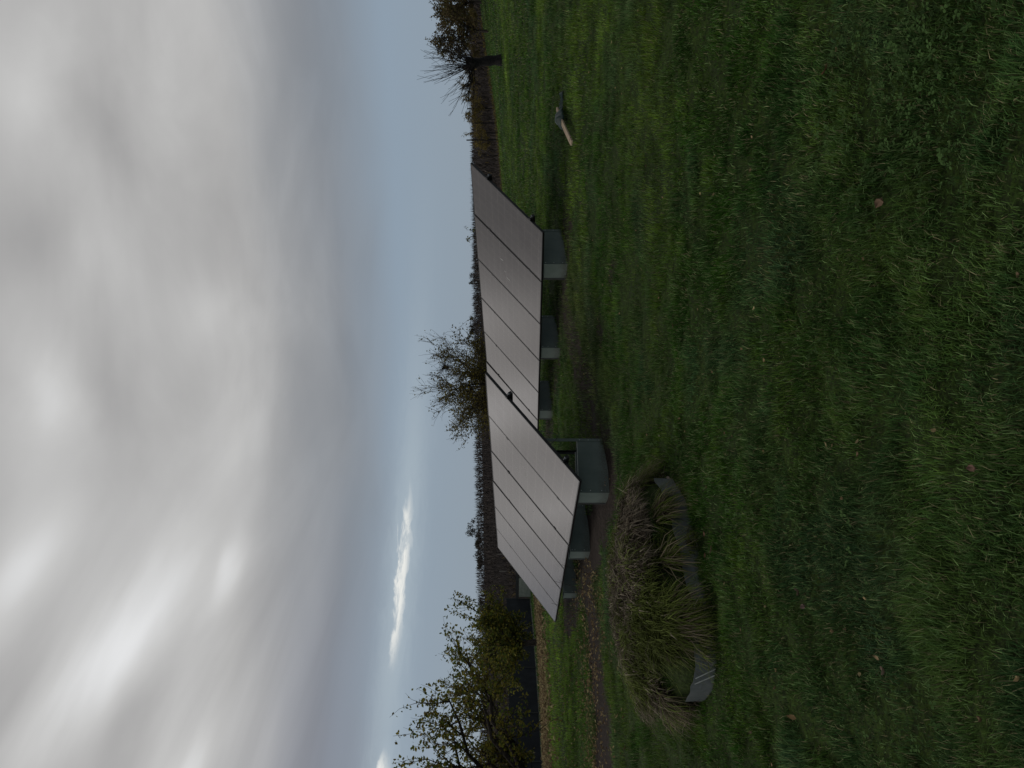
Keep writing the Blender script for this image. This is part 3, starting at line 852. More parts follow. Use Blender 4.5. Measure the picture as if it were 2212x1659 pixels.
        # corner angles; the rear pair rises to the panel as posts
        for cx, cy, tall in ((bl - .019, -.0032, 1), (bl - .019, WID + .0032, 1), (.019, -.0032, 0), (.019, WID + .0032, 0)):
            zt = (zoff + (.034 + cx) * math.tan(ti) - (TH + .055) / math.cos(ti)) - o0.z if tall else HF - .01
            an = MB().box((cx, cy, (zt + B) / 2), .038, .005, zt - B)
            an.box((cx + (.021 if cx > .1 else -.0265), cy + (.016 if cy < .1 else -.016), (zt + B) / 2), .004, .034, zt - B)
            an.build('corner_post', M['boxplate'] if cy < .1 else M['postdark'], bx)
            for zz in (.07, .21, .34):
                sgn = -1 if cy < .1 else 1
                c = Vector((cx, cy + sgn * .0045, min(zz, HF - .03)))
                MB().tube([c, c + Vector((0, sgn * .005, 0))], .006, 6).build('bolt', M['bolt'], bx)
    # upper purlin feet under the high rail
    for a0 in A['boxes']:
        mb = MB()
        for aa in (a0 - .003, a0 + WID + .003):
            b0 = (.034 + DEP - .02)
            q0 = Vector((b0, aa, zoff + b0 * math.tan(ti) - (TH + .075) / math.cos(ti))); q1 = P(aa, bs[1], -TH - .055)
            mb.tube([q0, q1], .016, 4)
        mb.build('strut', M['postdark'], root)
    if cable:
        pts = []
        for q in np.linspace(0, 1, 14):
            an = math.pi * q
            base = P(-.01, LP * (.44 - .12 * q), -TH - .01)
            pts.append(base + Vector((-.02, -.06 * math.sin(an), -.15 * math.sin(an))))
        MB().tube(pts, .005, 6).build('cable', M['cable'], root, True)
    return root


M['dropping'] = varied('bird_dropping', (.38, .38, .37), (.5, .5, .49), 40, .9, .1)
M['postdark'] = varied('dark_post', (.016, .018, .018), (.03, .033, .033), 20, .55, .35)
M['gravel'] = varied('gravel_fill', (.03, .028, .026), (.10, .095, .09), 60, .95, .2, .8, .02)
make_array(ARR_A, 'front row of six tilted solar panels on green-grey ballast boxes behind the mound', True)
make_array(ARR_B, 'rear row of six tilted solar panels standing further back on the right', False)


# ------------------------------------------------------------------ plank with rag on the lawn
def make_plank():
    p0 = at(1347, 1243, 10.0); p1 = at(1424, 1216, 12.0)
    def ground_hit(u, v):
        d = 4.0
        while d < 40:
            p = at(u, v, d)
            if p.z < hz(p.x, p.y): return p
            d += .02
        return p
    a = ground_hit(1349, 1244); b = ground_hit(1424, 1215)
    a.z = hz(a.x, a.y) + .05; b.z = hz(b.x, b.y) + .075
    L = (b - a).length; d = (b - a).normalized(); side = d.cross(Vector((0, 0, 1))).normalized(); up = side.cross(d)
    mtx = Matrix((d, side, up)).transposed()
    m, t, bs = mat('weathered_pine', None, .85, .25)
    co = objco(t); mp = t.node('ShaderNodeMapping'); mp.inputs['Scale'].default_value = (2, 30, 30); t.l.new(co, mp.inputs[0])
    n = t.noise(mp.outputs[0], 1.5, 5, .65); n2 = t.noise(co, 14, 4, .6)
    c = t.mix(t.mr(n, .3, .7), (.27, .21, .145, 1), (.40, .325, .235, 1)); c = t.mix(t.mr(n2, .56, .7), c, (.12, .075, .05, 1))
    t.l.new(c, bs.inputs['Base Color']); bump(t, bs, n, .3, .004)
    W_, T_ = .092, .020
    v = []; f = []
    N = 14
    for i in range(N + 1):
        q = i / N; x = L * q
        w0 = -W_ / 2 * (1 if .04 < q < .96 else .55 if q > .9 else .9); w1 = W_ / 2 * (1 if q < .97 else .8)
        for (yy, zz) in ((w0, 0), (w1, 0), (w1, T_), (w0, T_)): v.append((x + (.04 * yy / W_ if i in (0, N) else 0), yy, zz + .012 * math.sin(q * 3)))
    for i in range(N):
        for k in range(4): f.append((i * 4 + k, i * 4 + (k + 1) % 4, i * 4 + 4 + (k + 1) % 4, i * 4 + 4 + k))
    f.append((3, 2, 1, 0)); e = N * 4; f.append((e, e + 1, e + 2, e + 3))
    o = newmesh('plank', v, f, m); o.location = a; o.rotation_euler = mtx.to_euler()
    tag(o, 'pale weathered wooden plank lying on the lawn at the right', 'plank')
    # crumpled dark green sheet over the plank
    rng = random.Random(4)
    cpos = a.lerp(b, .66) + Vector((0, 0, .035))
    v, f = [], []; n1, n2_ = 18, 14
    for i in range(n1 + 1):
        for j in range(n2_ + 1):
            x = (i / n1 - .5) * .30; y = (j / n2_ - .5) * .24
            e = max(abs(i / n1 - .5), abs(j / n2_ - .5)) * 2
            zz = .075 * (1 - e ** 2.2) + .035 * (float(vnoise(np.array([x * 16]), np.array([y * 16]), 5)[0]) - .5) - .045 * e ** 3
            kx = 1 + .25 * (float(vnoise(np.array([x * 7 + 4]), np.array([y * 7]), 6)[0]) - .5)
            v.append((x * kx, y * kx, zz))
    for i in range(n1):
        for j in range(n2_): q = i * (n2_ + 1) + j; f.append((q, q + n2_ + 1, q + n2_ + 2, q + 1))
    cm = varied('green_tarp', (.012, .028, .026), (.026, .05, .045), 12, .5, .35, .3, .01)
    c = newmesh('cloth', v, f, cm, None, True); c.location = cpos; c.rotation_euler = mtx.to_euler()
    so = c.modifiers.new('thick', 'SOLIDIFY'); so.thickness = .004
    tag(c, 'crumpled dark green cloth draped over the pale plank', 'cloth')
    # a torn scrap of the same tarp in the grass beyond the plank
    e = ground_hit(1440, 1219)
    v, f = [], []; n1, n2_ = 14, 6
    for i in range(n1 + 1):
        for j in range(n2_ + 1):
            q = i / n1; w = .055 * (.5 + .8 * abs(math.sin(q * 5.3))) * (1 - .6 * q)
            x = (q - .5) * .34; y = (j / n2_ - .5) * 2 * w + .02 * math.sin(q * 7)
            v.append((x, y, .05 * (1 - abs(j / n2_ - .5) * 2) * (.4 + rng.random()) - .01))
    for i in range(n1):
        for j in range(n2_): q = i * (n2_ + 1) + j; f.append((q, q + n2_ + 1, q + n2_ + 2, q + 1))
    sc = newmesh('tarp_scrap', v, f, cm, None, True); sc.location = (e.x, e.y, hz(e.x, e.y) + .035); sc.rotation_euler = (0, 0, R(20))
    so = sc.modifiers.new('thick', 'SOLIDIFY'); so.thickness = .004
    tag(sc, 'small torn dark scrap of tarp in the grass beyond the plank', 'tarp')


make_plank()


# ------------------------------------------------------------------ fallen leaves
def leaf_pts(L, Wd, curl, rng):
    """a pointed oval leaf with a folded midrib: 8 triangles"""
    xs = (-.5, -.22, .12, .5); ws = (0, .8, .75, 0)
    v = []
    for x, w in zip(xs, ws):
        for s in (-1, 0, 1):
            v.append((x * L, s * w * Wd / 2, abs(s) * curl * Wd * .35 + curl * L * x * x * .9))
    return np.array(v), np.array([(0 + a, 3 + a, 4 + a) for a in (0, 1, 3, 4, 6, 7)] + [(0 + a, 4 + a, 1 + a) for a in (0, 1, 3, 4, 6, 7)])


def rot3(rng, tilt=.5):
    a = rng.uniform(0, 6.28); e = Matrix.Rotation(a, 3, 'Z') @ Matrix.Rotation(rng.gauss(0, tilt), 3, 'X') @ Matrix.Rotation(rng.gauss(0, tilt), 3, 'Y')
    return np.array(e)


def make_fallen():
    rng = random.Random(31)
    spots = [  # upright u, v, length, colour, label
        (474, 1541, .075, (.30, .22, .14), 'pale tan fallen leaf before the mound edging, largest of the cluster there'),
        (508, 1527, .055, (.16, .09, .055), 'reddish brown curled leaf lying close before the edging band'),
        (462, 1528, .05, (.15, .085, .05), 'small brown leaf beside the tan leaf in front of the mound'),
        (1225, 1908, .085, (.20, .13, .085), 'large brown curled leaf alone on the central foreground lawn'),
        (1501, 1788, .06, (.26, .12, .07), 'reddish brown leaf in the right foreground beside the clover'),
        (217, 1916, .07, (.33, .24, .19), 'pale pinkish brown leaf in the left foreground lawn'),
        (118, 1713, .065, (.40, .27, .13), 'orange tan leaf in the far left foreground lawn'),
        (300, 1806, .055, (.36, .25, .13), 'small tan leaf left of centre between darker tufts'),
        (386, 1730, .06, (.19, .14, .10), 'grey brown curled leaf below the middle of the edging band'),
        (356, 1742, .06, (.20, .14, .12), 'dull mauve brown leaf next to the grey brown one below the edging'),
        (652, 2108, .06, (.20, .12, .09), 'small russet leaf near the bottom of the foreground'),
        (628, 1448, .06, (.27, .23, .19), 'pale round stone-coloured leaf at the right end of the edging band'),
        (1030, 1323, .05, (.38, .36, .28), 'small whitish leaf on the lawn in front of the rear boxes'),
        (80, 1628, .05, (.30, .23, .14), 'small tan leaf at the left margin of the foreground'),
        (1375, 1302, .05, (.12, .085, .07), 'dark brown leaf on a bare spot of lawn below the plank'),
        (720, 1428, .05, (.30, .30, .2), 'pale dry grass scrap lying on the lawn right of the mound'),
    ]
    for (u, v, L, c, lab) in spots:
        d = 1.5
        while d < 40:
            p = at(u, v, d)
            if p.z < hz(p.x, p.y) + .03: break
            d += .02
        vv, tt = leaf_pts(L * .72, L * .46, rng.uniform(.5, 1.2), rng)
        vv = vv @ rot3(rng, .35).T
        cc = np.array(c)[None] * .8 * np.array([rng.uniform(.75, 1.2) for _ in vv])[:, None]
        o = npmesh('fallen_leaf', vv, tt, cc, M['dryleaf'], None, True)
        o.location = (p.x, p.y, hz(p.x, p.y) + .045)
        tag(o, lab, 'leaf', 'single fallen leaves on the lawn')
    # thin litter under the left trees, along the fence foot and the trench
    V, T, C, b = [], [], [], 0
    r2 = np.random.default_rng(77)
    pts = []
    for _ in range(7000):   # band below the left trees
        q = r2.uniform(0, 1); x = -18 + 11.5 * q + r2.normal(0, .3); y = 21.5 + 5.0 * q + r2.normal(0, 3.2); pts.append((x, y, .11, 3))
    for _ in range(2200):
        x = r2.uniform(-9, -2.6); y = 8.9 + (x + 9) * .30 + r2.normal(.5, 1.1); pts.append((x, y, .045, 1))
    for _ in range(900):
        x = r2.uniform(-11, -3); y = r2.uniform(10, 22); pts.append((x, y, .05, 0))
    for _ in range(900):   # yellow weeds and leaves at the vineyard edge on the right
        x = r2.uniform(9, 22); y = 44.8 + r2.normal(0, .9); pts.append((x, y, .10, 2))
    for _ in range(160):
        r = math.sqrt(r2.uniform(4, 120)); a = r2.uniform(-.5, .5); pts.append((r * math.sin(a), r * math.cos(a), .028, 0))
    pts = np.array(pts); zz = height(pts[:, 0], pts[:, 1])
    tones = [(.38, .29, .15), (.28, .20, .11), (.22, .15, .09), (.42, .35, .18)]
    for (x, y, L, k), z in zip(pts, zz):
        if blocked(np.array([x]), np.array([y]))[0]: continue
        vv, tt = leaf_pts(L * rng.uniform(.6, 1.2), L * .7, rng.uniform(.3, 1.2), rng)
        vv = vv @ rot3(rng, .35 if k < 2 else .9).T + np.array([x, y, z + (.055 if k == 3 else .03) + (.15 * rng.random() if k == 2 else 0)])
        c = np.array(tones[rng.randrange(4)]) * rng.uniform(.6, 1.2)
        if k == 2: c = np.array((.17, .14, .04)) * rng.uniform(.5, 1.2)
        V.append(vv); T.append(tt + b); C.append(np.repeat(c[None], len(vv), 0)); b += len(vv)
    o = npmesh('leaf_litter', np.concatenate(V), np.concatenate(T), np.concatenate(C), M['dryleaf'])
    tag(o, 'scattered tan leaf litter under the left trees and along the bare soil', 'leaf litter', kind='stuff')


make_fallen()


# ------------------------------------------------------------------ fence and low screen on the left
def make_fence():
    A = Vector((-12.5, 43, 0)); B = Vector((-16.1, 31, 0)); d = (B - A); L = d.length; d = d / L
    ts = [0, 3.26, 6.1, 9.3, 12.2, 15.2, 18.2]
    root = empty('screen_fence', (A.x, A.y, hz(A.x, A.y))); tag(root, 'dark blue-grey opaque screen fence behind the left trees', 'fence')
    m = varied('screen_cloth', (.010, .013, .017), (.018, .022, .028), 2.0, .75, .25, .2, .02)
    mk = varied('kerb_concrete', (.12, .12, .11), (.2, .2, .19), 8, .9, .2, .3, .01)
    rot = Matrix.Rotation(math.atan2(d.y, d.x), 3, 'Z')
    for i, t in enumerate(ts):
        p = A + d * t; z = hz(p.x, p.y) - root.location.z
        h = 1.95 if i == 0 else 1.52
        mb = MB().box(Vector((p.x - A.x, p.y - A.y, z + h / 2 - .1)), .07, .07, h + .2, rot)
        mb.build('post', M['postdark'], root)
        if i + 1 < len(ts):
            t2 = ts[i + 1]; p2 = A + d * t2; c = (p + p2) / 2; z2 = hz(p2.x, p2.y) - root.location.z
            hh = 1.44
            n_ = Vector((-d.y, d.x, 0)) * .012
            q = [p - A + d * .038, p2 - A - d * .038]
            v = []
            for sgn in (-1, 1):
                for (pp, zz) in ((q[0], z), (q[1], z2)):
                    for k in (.07, hh): v.append((pp.x + n_.x * sgn, pp.y + n_.y * sgn, zz + k))
            newmesh('screen_panel', v, [(0, 2, 3, 1), (4, 5, 7, 6), (0, 1, 5, 4), (2, 6, 7, 3), (1, 3, 7, 5), (0, 4, 6, 2)], m, root)
            zc = (z + z2) / 2
            sl = math.atan2(z2 - z, t2 - t)
            MB().box(Vector((c.x - A.x, c.y - A.y, zc - .02)), (t2 - t) - .08, .06, .16, rot @ Matrix.Rotation(-sl, 3, 'Y')).build('base_board', mk, root)
    # low pale screen to the right of the tall post
    p0 = Vector((-12.3, 42.6, 0)); root2 = empty('low_screen', (p0.x, p0.y, hz(p0.x, p0.y)))
    tag(root2, 'low pale grey-green board screen with a dark rail beside the tall fence post', 'screen')
    mp = varied('pale_board', (.20, .235, .20), (.27, .30, .26), 6, .8, .2, .2, .01)
    for i, (x0, x1, hh) in enumerate(((.05, 1.12, .68), (1.16, 2.1, .64), (2.14, 3.2, .64))):
        MB().box(((x0 + x1) / 2, 0, hh / 2 + .02), x1 - x0, .04, hh).build('board', mp, root2)
    MB().box((1.6, .06, .80), 3.4, .07, .16).build('rail', M['postdark'], root2)
    for x in (.02, 1.14, 2.12, 3.22): MB().box((x, .07, .4), .06, .06, .95).build('stake', M['postdark'], root2)


make_fence()


# ------------------------------------------------------------------ trees
def tree(name, label, cat, base, tr, crown, seed, limbs=6, subs=7, twigs=5, trunk_h=.8, trunk_r=.09, leaves=3000, leaf=.06, cols=((.08, .09, .02),),
         up=.5, whip=.5, bias=0.0, group=None, leafpow=1.0, leader=None, twmin=.004, bareup=0.0):
    """crown = (centre offset from base, radii); leaves hang on the twigs"""
    rng = random.Random(seed)
    root = empty(name, base); tag(root, label, cat, group)
    C = Vector(crown[0]); Rr = Vector(crown[1])
    mb = MB(); tw = MB()
    top = Vector((tr[0], tr[1], trunk_h))
    mid = Vector((tr[0] * .3, tr[1] * .3, trunk_h * .5))
    mb.tube([Vector((0, 0, -.1)), Vector((0, 0, .06)), mid, top], [trunk_r * 1.35, trunk_r * 1.1, trunk_r * .92, trunk_r * .85], 10)
    spots = []

    def curve(p, q, sag, n=5):
        o = Vector((rng.uniform(-1, 1), rng.uniform(-1, 1), rng.uniform(-.2, 1))) * sag * (q - p).length
        return [p.lerp(q, i / n) + o * math.sin(math.pi * i / n) + (Vector((rng.gauss(0, 1), rng.gauss(0, 1), rng.gauss(0, 1))) * .02 * (q - p).length if 0 < i < n else Vector()) for i in range(n + 1)]

    def inside():
        while True:
            v = Vector((rng.uniform(-1, 1), rng.uniform(-1, 1), rng.uniform(-1, 1)))
            if v.length <= 1: return v
    for i in range(limbs):
        a = 2 * math.pi * (i + rng.uniform(-.3, .3)) / limbs
        e = rng.uniform(-.35, .75)
        dirv = Vector((math.cos(a) * math.cos(e), math.sin(a) * math.cos(e), math.sin(e)))
        q = C + Vector((dirv.x * Rr.x, dirv.y * Rr.y, dirv.z * Rr.z)) * rng.uniform(.6, .82)
        L = curve(top - Vector((0, 0, rng.uniform(0, .2) * trunk_h)), q, .14, 6)
        r0 = trunk_r * rng.uniform(.5, .68)
        mb.tube(L, [r0 * (1 - .8 * k / 6) for k in range(7)], 6)
        for j in range(subs):
            f = rng.uniform(.25, 1.0); k = min(int(f * 6), 5); p = L[k].lerp(L[k + 1], f * 6 - k)
            v = inside(); v = (v + (p - C).normalized() * .7 + Vector((0, 0, up))).normalized()
            ln = rng.uniform(.35, .75) * min(Rr)
            q2 = p + Vector((v.x, v.y, v.z)) * ln
            S = curve(p, q2, .10, 4); r1 = r0 * .35 * (1.1 - f * .5)
            tw.tube(S, [max(r1 * (1 - .75 * m / 4), twmin) for m in range(5)], 4, False)
            for m in range(twigs):
                g = rng.uniform(.2, 1.0); kk = min(int(g * 4), 3); p3 = S[kk].lerp(S[kk + 1], g * 4 - kk)
                v3 = (inside() + v * .5 + Vector((0, 0, whip))).normalized()
                l3 = rng.uniform(.18, .5) * min(Rr)
                Tw = curve(p3, p3 + v3 * l3, .12, 3)
                tw.tube(Tw, [max(r1 * .4, twmin * .9), max(r1 * .3, twmin * .8), twmin * .7, twmin * .45], 3, False)
                for s in range(3): spots.append((Tw[s], Tw[s + 1]))
            for s in range(1, 4): spots.append((S[s], S[s + 1]))
    lead = []
    if leader:
        for (p, q) in leader:
            p = Vector(p); q = Vector(q); S = curve(p, q, .006, 5); tw.tube(S, [.012, .010, .008, .006, .005, .003], 4, False)
            lead.extend([(S[s], S[s + 1]) for s in range(1, 5)])
    mb.build('trunk', M['bark'], root, True)
    tw.build('branches', M['bark'], root)
    # leaves
    V, T, Cc, b = [], [], [], 0
    zs = [s[0].z for s in spots]; z0, z1 = min(zs), max(zs)
    n = 0; tries = 0
    while n < leaves and tries < leaves * 8:
        tries += 1
        onlead = n < 14 * len(lead)
        p, q = lead[n // 14] if onlead else spots[rng.randrange(len(spots))]
        hrel = (p.z - z0) / (z1 - z0 + 1e-6)
        if not onlead and rng.random() < bareup * hrel ** leafpow: continue
        x = p.lerp(q, rng.random()) + Vector((rng.gauss(0, 1), rng.gauss(0, 1), rng.gauss(0, 1))) * leaf * .55
        vv, tt = LEAF[rng.randrange(len(LEAF))]
        M3 = rot3(rng, 1.0) * (leaf * rng.uniform(.6, 1.25))
        vv = vv @ M3.T + np.array([x.x, x.y, x.z - leaf * .2])
        c = np.array(cols[rng.randrange(len(cols))]) * rng.uniform(.65, 1.35)
        V.append(vv); T.append(tt + b); Cc.append(np.repeat(c[None], len(vv), 0)); b += len(vv); n += 1
    if n: npmesh('crown', np.concatenate(V), np.concatenate(T), np.concatenate(Cc), M['leaf'], root)
    return root


LEAF = []
for k_ in range(6):
    rr_ = random.Random(k_)
    vv_ = np.array([(-.5, 0, 0), (-.1, -.27, .07), (.5, 0, -.05 + .1 * rr_.random()), (-.1, .27, .07 + .08 * rr_.random()), (.15, -.2, .05), (.15, .2, .05)])
    LEAF.append((vv_, np.array([(0, 1, 3), (1, 4, 3), (3, 4, 5), (4, 2, 5)])))

YG = ((.19, .18, .028), (.13, .145, .026), (.085, .115, .022), (.21, .18, .03), (.14, .11, .03))


def gb(u, d, v=None):
    p = at(u, 1106, d); p.z = hz(p.x, p.y); return p


# yellow-green orchard tree whose trunk stands just outside the left edge
b = gb(-70, 15.0)
tree('orchard_tree', 'nearest leafy orchard tree at the left edge with one tall upright shoot', 'tree', b, (.15, .1),
     ((1.0, .2, 1.75), (2.4, 1.9, 1.45)), 11, 12, 12, 5, .75, .13, 13000, .085, YG, .40, .5,
     leader=[((1.22, .1, 1.9), (1.28, .0, 3.55)), ((1.9, .2, 1.6), (2.0, .1, 2.85)), ((.5, .2, 2.0), (.6, .1, 3.0))], bareup=.45, leafpow=2.0, twmin=.0045)
b = gb(272, 30.0)
tree('orchard_tree', 'leafy yellow-green orchard tree with short dark trunk before the screen fence', 'tree', b, (-.1, .05),
     ((-.15, .2, 1.85), (2.1, 1.9, 1.45)), 23, 9, 11, 5, .75, .13, 9000, .125, YG[:4] + ((.07, .09, .025),), .4, .95,
     leader=[((.9, 0, 2.6), (1.3, 0, 3.75)), ((-.3, 0, 2.9), (-.4, 0, 3.85)), ((-1.2, 0, 2.6), (-1.4, 0, 3.6)), ((1.5, 0, 2.3), (2.0, 0, 3.5))], bareup=.88, leafpow=1.4, twmin=.007)
b = gb(822, 26.0); topz = at(822, 895, 26).z - b.z
cz = at(822, 1010, 26).z - b.z
tree('sparse_tree', 'half bare tree with thin twigs rising behind where the two panel rows meet', 'tree', b, (.05, .0),
     ((.03, 0, cz), (2.0, 1.7, topz - cz - .35)), 37, 11, 14, 9, 1.3, .075, 9500, .08, ((.12, .098, .030), (.16, .135, .028), (.10, .085, .04), (.19, .16, .028)), .35, .6,
     bareup=.96, leafpow=.5, twmin=.0062)
# round dark ball of twigs in that tree
rg = random.Random(9); mb = MB()
for _ in range(150):
    v = Vector((rg.gauss(0, 1), rg.gauss(0, 1), rg.gauss(0, 1))).normalized(); w = Vector((rg.gauss(0, 1), rg.gauss(0, 1), rg.gauss(0, 1))).normalized()
    mb.tube([v * .03, v * .13 + w * .05, v * .24 + w * .14], [.006, .005, .003], 3, False)
o = mb.build('twig_ball', M['bark']); o.location = at(866, 962, 25.6); tag(o, 'dark round ball of twigs lodged high in the half bare tree', 'twig ball')


# pollarded tree on the right
def pollard():
    b = gb(1529, 26.0); rng = random.Random(5)
    root = empty('pollarded_tree', b); tag(root, 'stout dark pollarded trunk with bare whippy shoots on the right of the lawn', 'tree')
    H = at(1529, 1012, 26).z - b.z
    mb = MB(); pts, rad = [], []
    for i in range(11):
        q = i / 10
        pts.append(Vector((.02 * math.sin(q * 5) - .10 * q * q, .03 * math.sin(q * 4), -.1 + (H + .1) * q))); rad.append(.165 * (1.15 - .35 * q) * (1 + .12 * math.sin(q * 17)) + (.05 if q > .8 else 0))
    mb.tube(pts, rad, 12)
    for k in range(5):
        a = k * 1.25; c = pts[-2] + Vector((math.cos(a) * .12, math.sin(a) * .12, rng.uniform(-.1, .12)))
        mb.tube([c - Vector((0, 0, .08)), c, c + Vector((math.cos(a) * .10, math.sin(a) * .10, .16))], [.08, .085, .035], 8)
    mb.build('trunk', M['darkbark'], root, True)
    tw = MB()
    top = pts[-1]
    for k in range(60):
        a = rng.uniform(0, 6.28); e = rng.uniform(.1, 1.35) if k > 10 else rng.uniform(-.25, .3)
        if k < 11: a = math.pi + rng.uniform(-.7, .5)
        v = Vector((math.cos(a) * math.cos(e), math.sin(a) * math.cos(e) * .7, math.sin(e)))
        L = rng.uniform(.9, 1.65) if k > 10 else rng.uniform(1.0, 2.0)
        p = top + Vector((v.x * .1, v.y * .1, rng.uniform(-.25, .05)))
        S = [p + v * L * (i / 5) + Vector((0, 0, .22 * (i / 5) ** 2 * L)) + Vector((rng.gauss(0, .02), rng.gauss(0, .02), rng.gauss(0, .015))) for i in range(6)]
        r = .014 if k > 10 else .019
        tw.tube(S, [r, r * .8, r * .65, r * .5, r * .4, r * .3], 4, False)
        for j in range(4):
            i = rng.randrange(1, 5); w = (v + Vector((rng.gauss(0, .6), rng.gauss(0, .6), rng.uniform(0, .9)))).normalized()
            tw.tube([S[i], S[i] + w * .18, S[i] + w * rng.uniform(.3, .55) + Vector((0, 0, .05))], [r * .45, r * .35, .005], 3, False)
    tw.build('shoots', M['darkbark'], root)


pollard()

RUS = ((.10, .072, .036), (.125, .092, .04), (.08, .066, .036), (.115, .105, .034))
b = gb(1592, 38); tree('leafy_tree', 'rusty leaved tree with slim trunk behind the pollarded trunk', 'tree', b, (.05, 0), ((.25, 0, 1.75), (1.35, 1.2, 1.15)), 51, 8, 10, 5, .75, .07, 5600, .12, RUS, .3, .5)
b = gb(1655, 41); tree('leafy_tree', 'rusty leaved tree cut by the right edge of the picture', 'tree', b, (.0, 0), ((.1, 0, 2.0), (1.5, 1.3, 1.5)), 52, 8, 10, 5, .9, .08, 6000, .13, RUS, .3, .5)
YB = ((.22, .17, .05), (.16, .13, .045), (.26, .20, .06), (.11, .09, .045))
for i, (u, d, hgt, w, lab) in enumerate(((1352, 46, 1.95, .7, 'slender yellowing young tree beside the tallest vineyard post'), (1392, 46.5, 2.1, .8, 'second yellowing young tree to the right of the tallest vineyard post'),
                                         (1432, 46, 2.2, .9, 'pale leaved young tree left of the bare pollard shoots'), (1478, 46.5, 2.3, .9, 'pale leaved young tree directly behind the pollard shoots'),
                                         (1625, 46.5, 1.1, .9, 'low orange yellow bush under the rusty trees at the right edge'), (1545, 46.3, 1.9, .8, 'thin brownish young tree right of the pollarded trunk'))):
    b = gb(u, d); tree('young_tree', lab, 'young tree', b, (0, 0), ((0, 0, hgt * .66), (w, w * .8, hgt * .38)), 70 + i, 5, 5, 4, hgt * .35, .03, 1500 if i != 4 else 2200, .085, YB if i < 5 else RUS, .4, .6, group='young trees at the vineyard edge')

# sapling twigs seen above the rear row, and small trees on the hill
b = gb(1149, 30); h_ = at(1149, 990, 30).z - b.z
tree('sapling', 'thin sapling tip with a few leaves poking up behind the rear panels', 'sapling', b, (.0, 0), ((0, 0, h_ * .82), (.35, .3, h_ * .17)), 81, 3, 2, 2, h_ * .62, .02, 26, .09, YG, .8, 1.2, twmin=.008)
BR = ((.05, .045, .035), (.065, .055, .04), (.04, .045, .03))
hill = [(517, 128, 1044, 1006, 1.55, 'round bare tree standing alone on the vineyard ridge', 900), (492, 126, 1052, 1030, 1.8, 'dark low bush beside the round bare tree on the ridge', 1500), (468, 127, 1050, 1024, 1.2, 'small fuzzy bush left of the dark ridge bush', 500),
        (445, 120, 1055, 1032, 1.6, 'dark broad bush on the ridge further left', 1500), (352, 118, 1055, 1030, 1.5, 'greyish bush on the ridge above the screen fence', 700), (950, 125, 1040, 1010, 2.4, 'broad dark shrub on the ridge right of the half bare tree', 1700), (1058, 128, 1035, 1012, 1.1, 'small dark shrub on the ridge above the rear panels', 600)]
for i, (u, d, v0, v1, w, lab, nl) in enumerate(hill):
    b = gb(u, d); hh = max(at(u, v1, d).z - b.z, 1.6)
    tree('ridge_tree' if i == 0 else 'ridge_bush', lab, 'tree' if i == 0 else 'bush', b, (0, 0), ((0, 0, hh * .62), (w, w, hh * .42)), 90 + i, 6, 5, 4, hh * .3, .06, nl, .2, BR, .3, .5)


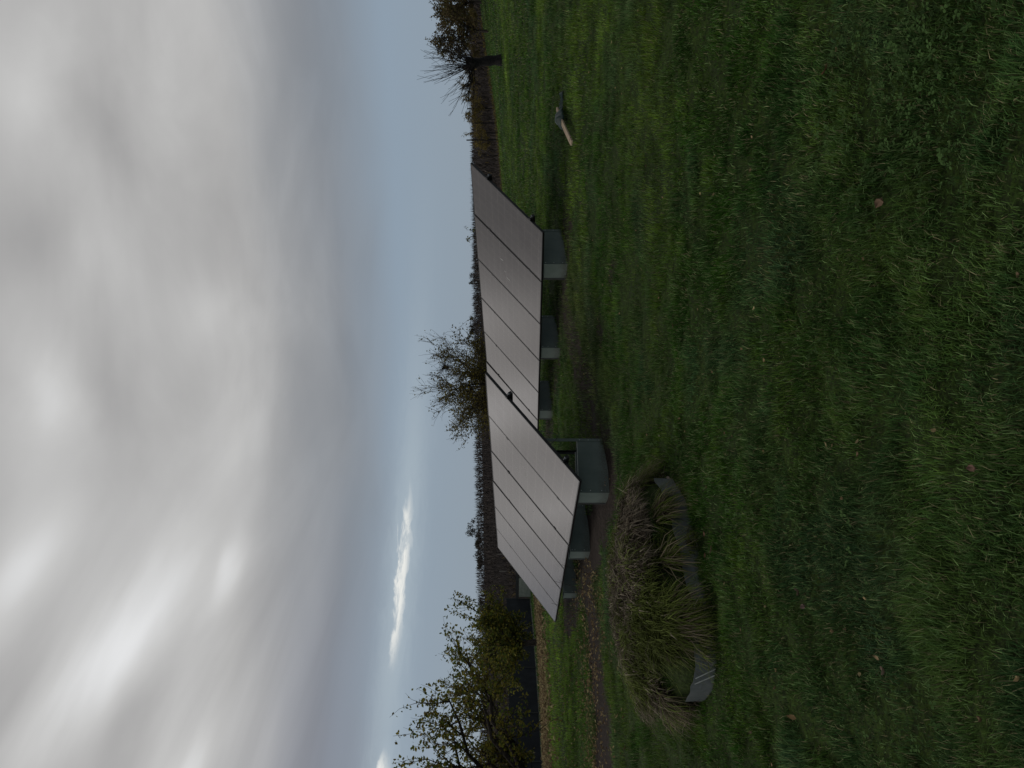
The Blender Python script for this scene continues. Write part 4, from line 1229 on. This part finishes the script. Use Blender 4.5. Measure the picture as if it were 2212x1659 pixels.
# ------------------------------------------------------------------ vineyard
def make_vines():
    rng = np.random.default_rng(21)
    parts = []; y = 48.0
    k = 0
    while y < 134:
        hw = .60 * y + 8
        sp = .085 + (y - 48) * .0034
        x = np.arange(-hw, hw, sp); n = len(x)
        rot = .10
        xx = x + rng.normal(0, sp * .35, n); yy = y + xx * rot * .5 + rng.normal(0, .12, n)
        ok = yy > 47.2; xx, yy = xx[ok], yy[ok]; n = len(xx)
        z = height(xx, yy)
        c = np.array([.050, .043, .040]) * rng.uniform(.25, 2.0, (n, 1)) + np.array([.015, .010, .0]) * (rng.random((n, 1)) < .2)
        parts.append(blades(xx, yy, z, rng.uniform(1.1, 1.95, n), rng.uniform(.016, .05, n) * (1 + (y - 48) * .024), c, rng, .10, False, 1.0, None, .9))
        # twiggy shoots and clinging leaves in the wire zone
        n2 = int(n * 4.2); xx = rng.uniform(-hw, hw, n2); yy = y + xx * rot * .5 + rng.normal(0, .15, n2)
        ok = yy > 47.2; xx, yy = xx[ok], yy[ok]; n2 = len(xx)
        z = height(xx, yy) + rng.uniform(.15, 1.15, n2)
        c = np.array([.048, .041, .038]) * rng.uniform(.3, 2.0, (n2, 1))
        yel = (rng.random((n2, 1)) < .07 * (k < 4)); c = np.where(yel, np.array([.13, .095, .03]), c)
        parts.append(blades(xx, yy, z, rng.uniform(.3, .8, n2), rng.uniform(.025, .07, n2) * (1 + (y - 48) * .024), c, rng, .9, False, 1.0, None, .9))
        y += 1.9 + k * .02; k += 1
    v, t, c = join(parts)
    o = npmesh('vineyard', v, t, c, M['cane']); tag(o, 'bare brown vine rows covering the whole hillside behind the lawn', 'vineyard', kind='stuff')
    mw = varied('grey_post_wood', (.10, .095, .085), (.17, .16, .145), 6, .9, .2, .3, .01)
    posts = [(1357, 45.6, 2.05, 0, 'tallest dark vineyard post at the lawn edge behind the rear panels', 0), (1372, 46.2, 1.1, 0, 'short dark vineyard post just right of the tallest one', 0),
             (1393, 46.4, 1.5, .02, 'dark vineyard post between two yellowing young trees', 0), (1425, 46.4, 1.75, 0, 'dark vineyard post left of the pollard shoots', 0),
             (600, 52, 1.7, 0, 'pale vineyard post on the slope above the middle of the front row', 1), (566, 53, 1.7, 0, 'second pale vineyard post left of it on the slope', 1),
             (462, 55, 1.75, 0, 'pale vineyard post on the slope beyond the far end of the front row', 1), (425, 53, 1.7, 0, 'pale vineyard post on the slope above the low screen', 1), (432, 52.5, 1.6, .5, 'slanting dark brace post on the slope above the low screen', 0),
             (505, 54, 1.6, .45, 'slanting dark brace post just above the far top corner of the front row', 0), (472, 50, 1.3, 0, 'short dark post below the pale ones on the slope', 0)]
    for (u, d, h, lean, lab, kind) in posts:
        b = gb(u, d); mb = MB().tube([(0, 0, -.2), (lean * h * .3, 0, h * .4), (lean * h * .8, 0, h)], [.045, .042, .038], 7)
        o = mb.build('vineyard_post', mw if kind else M['darkbark']); o.location = b; tag(o, lab, 'post', 'vineyard posts')


make_vines()
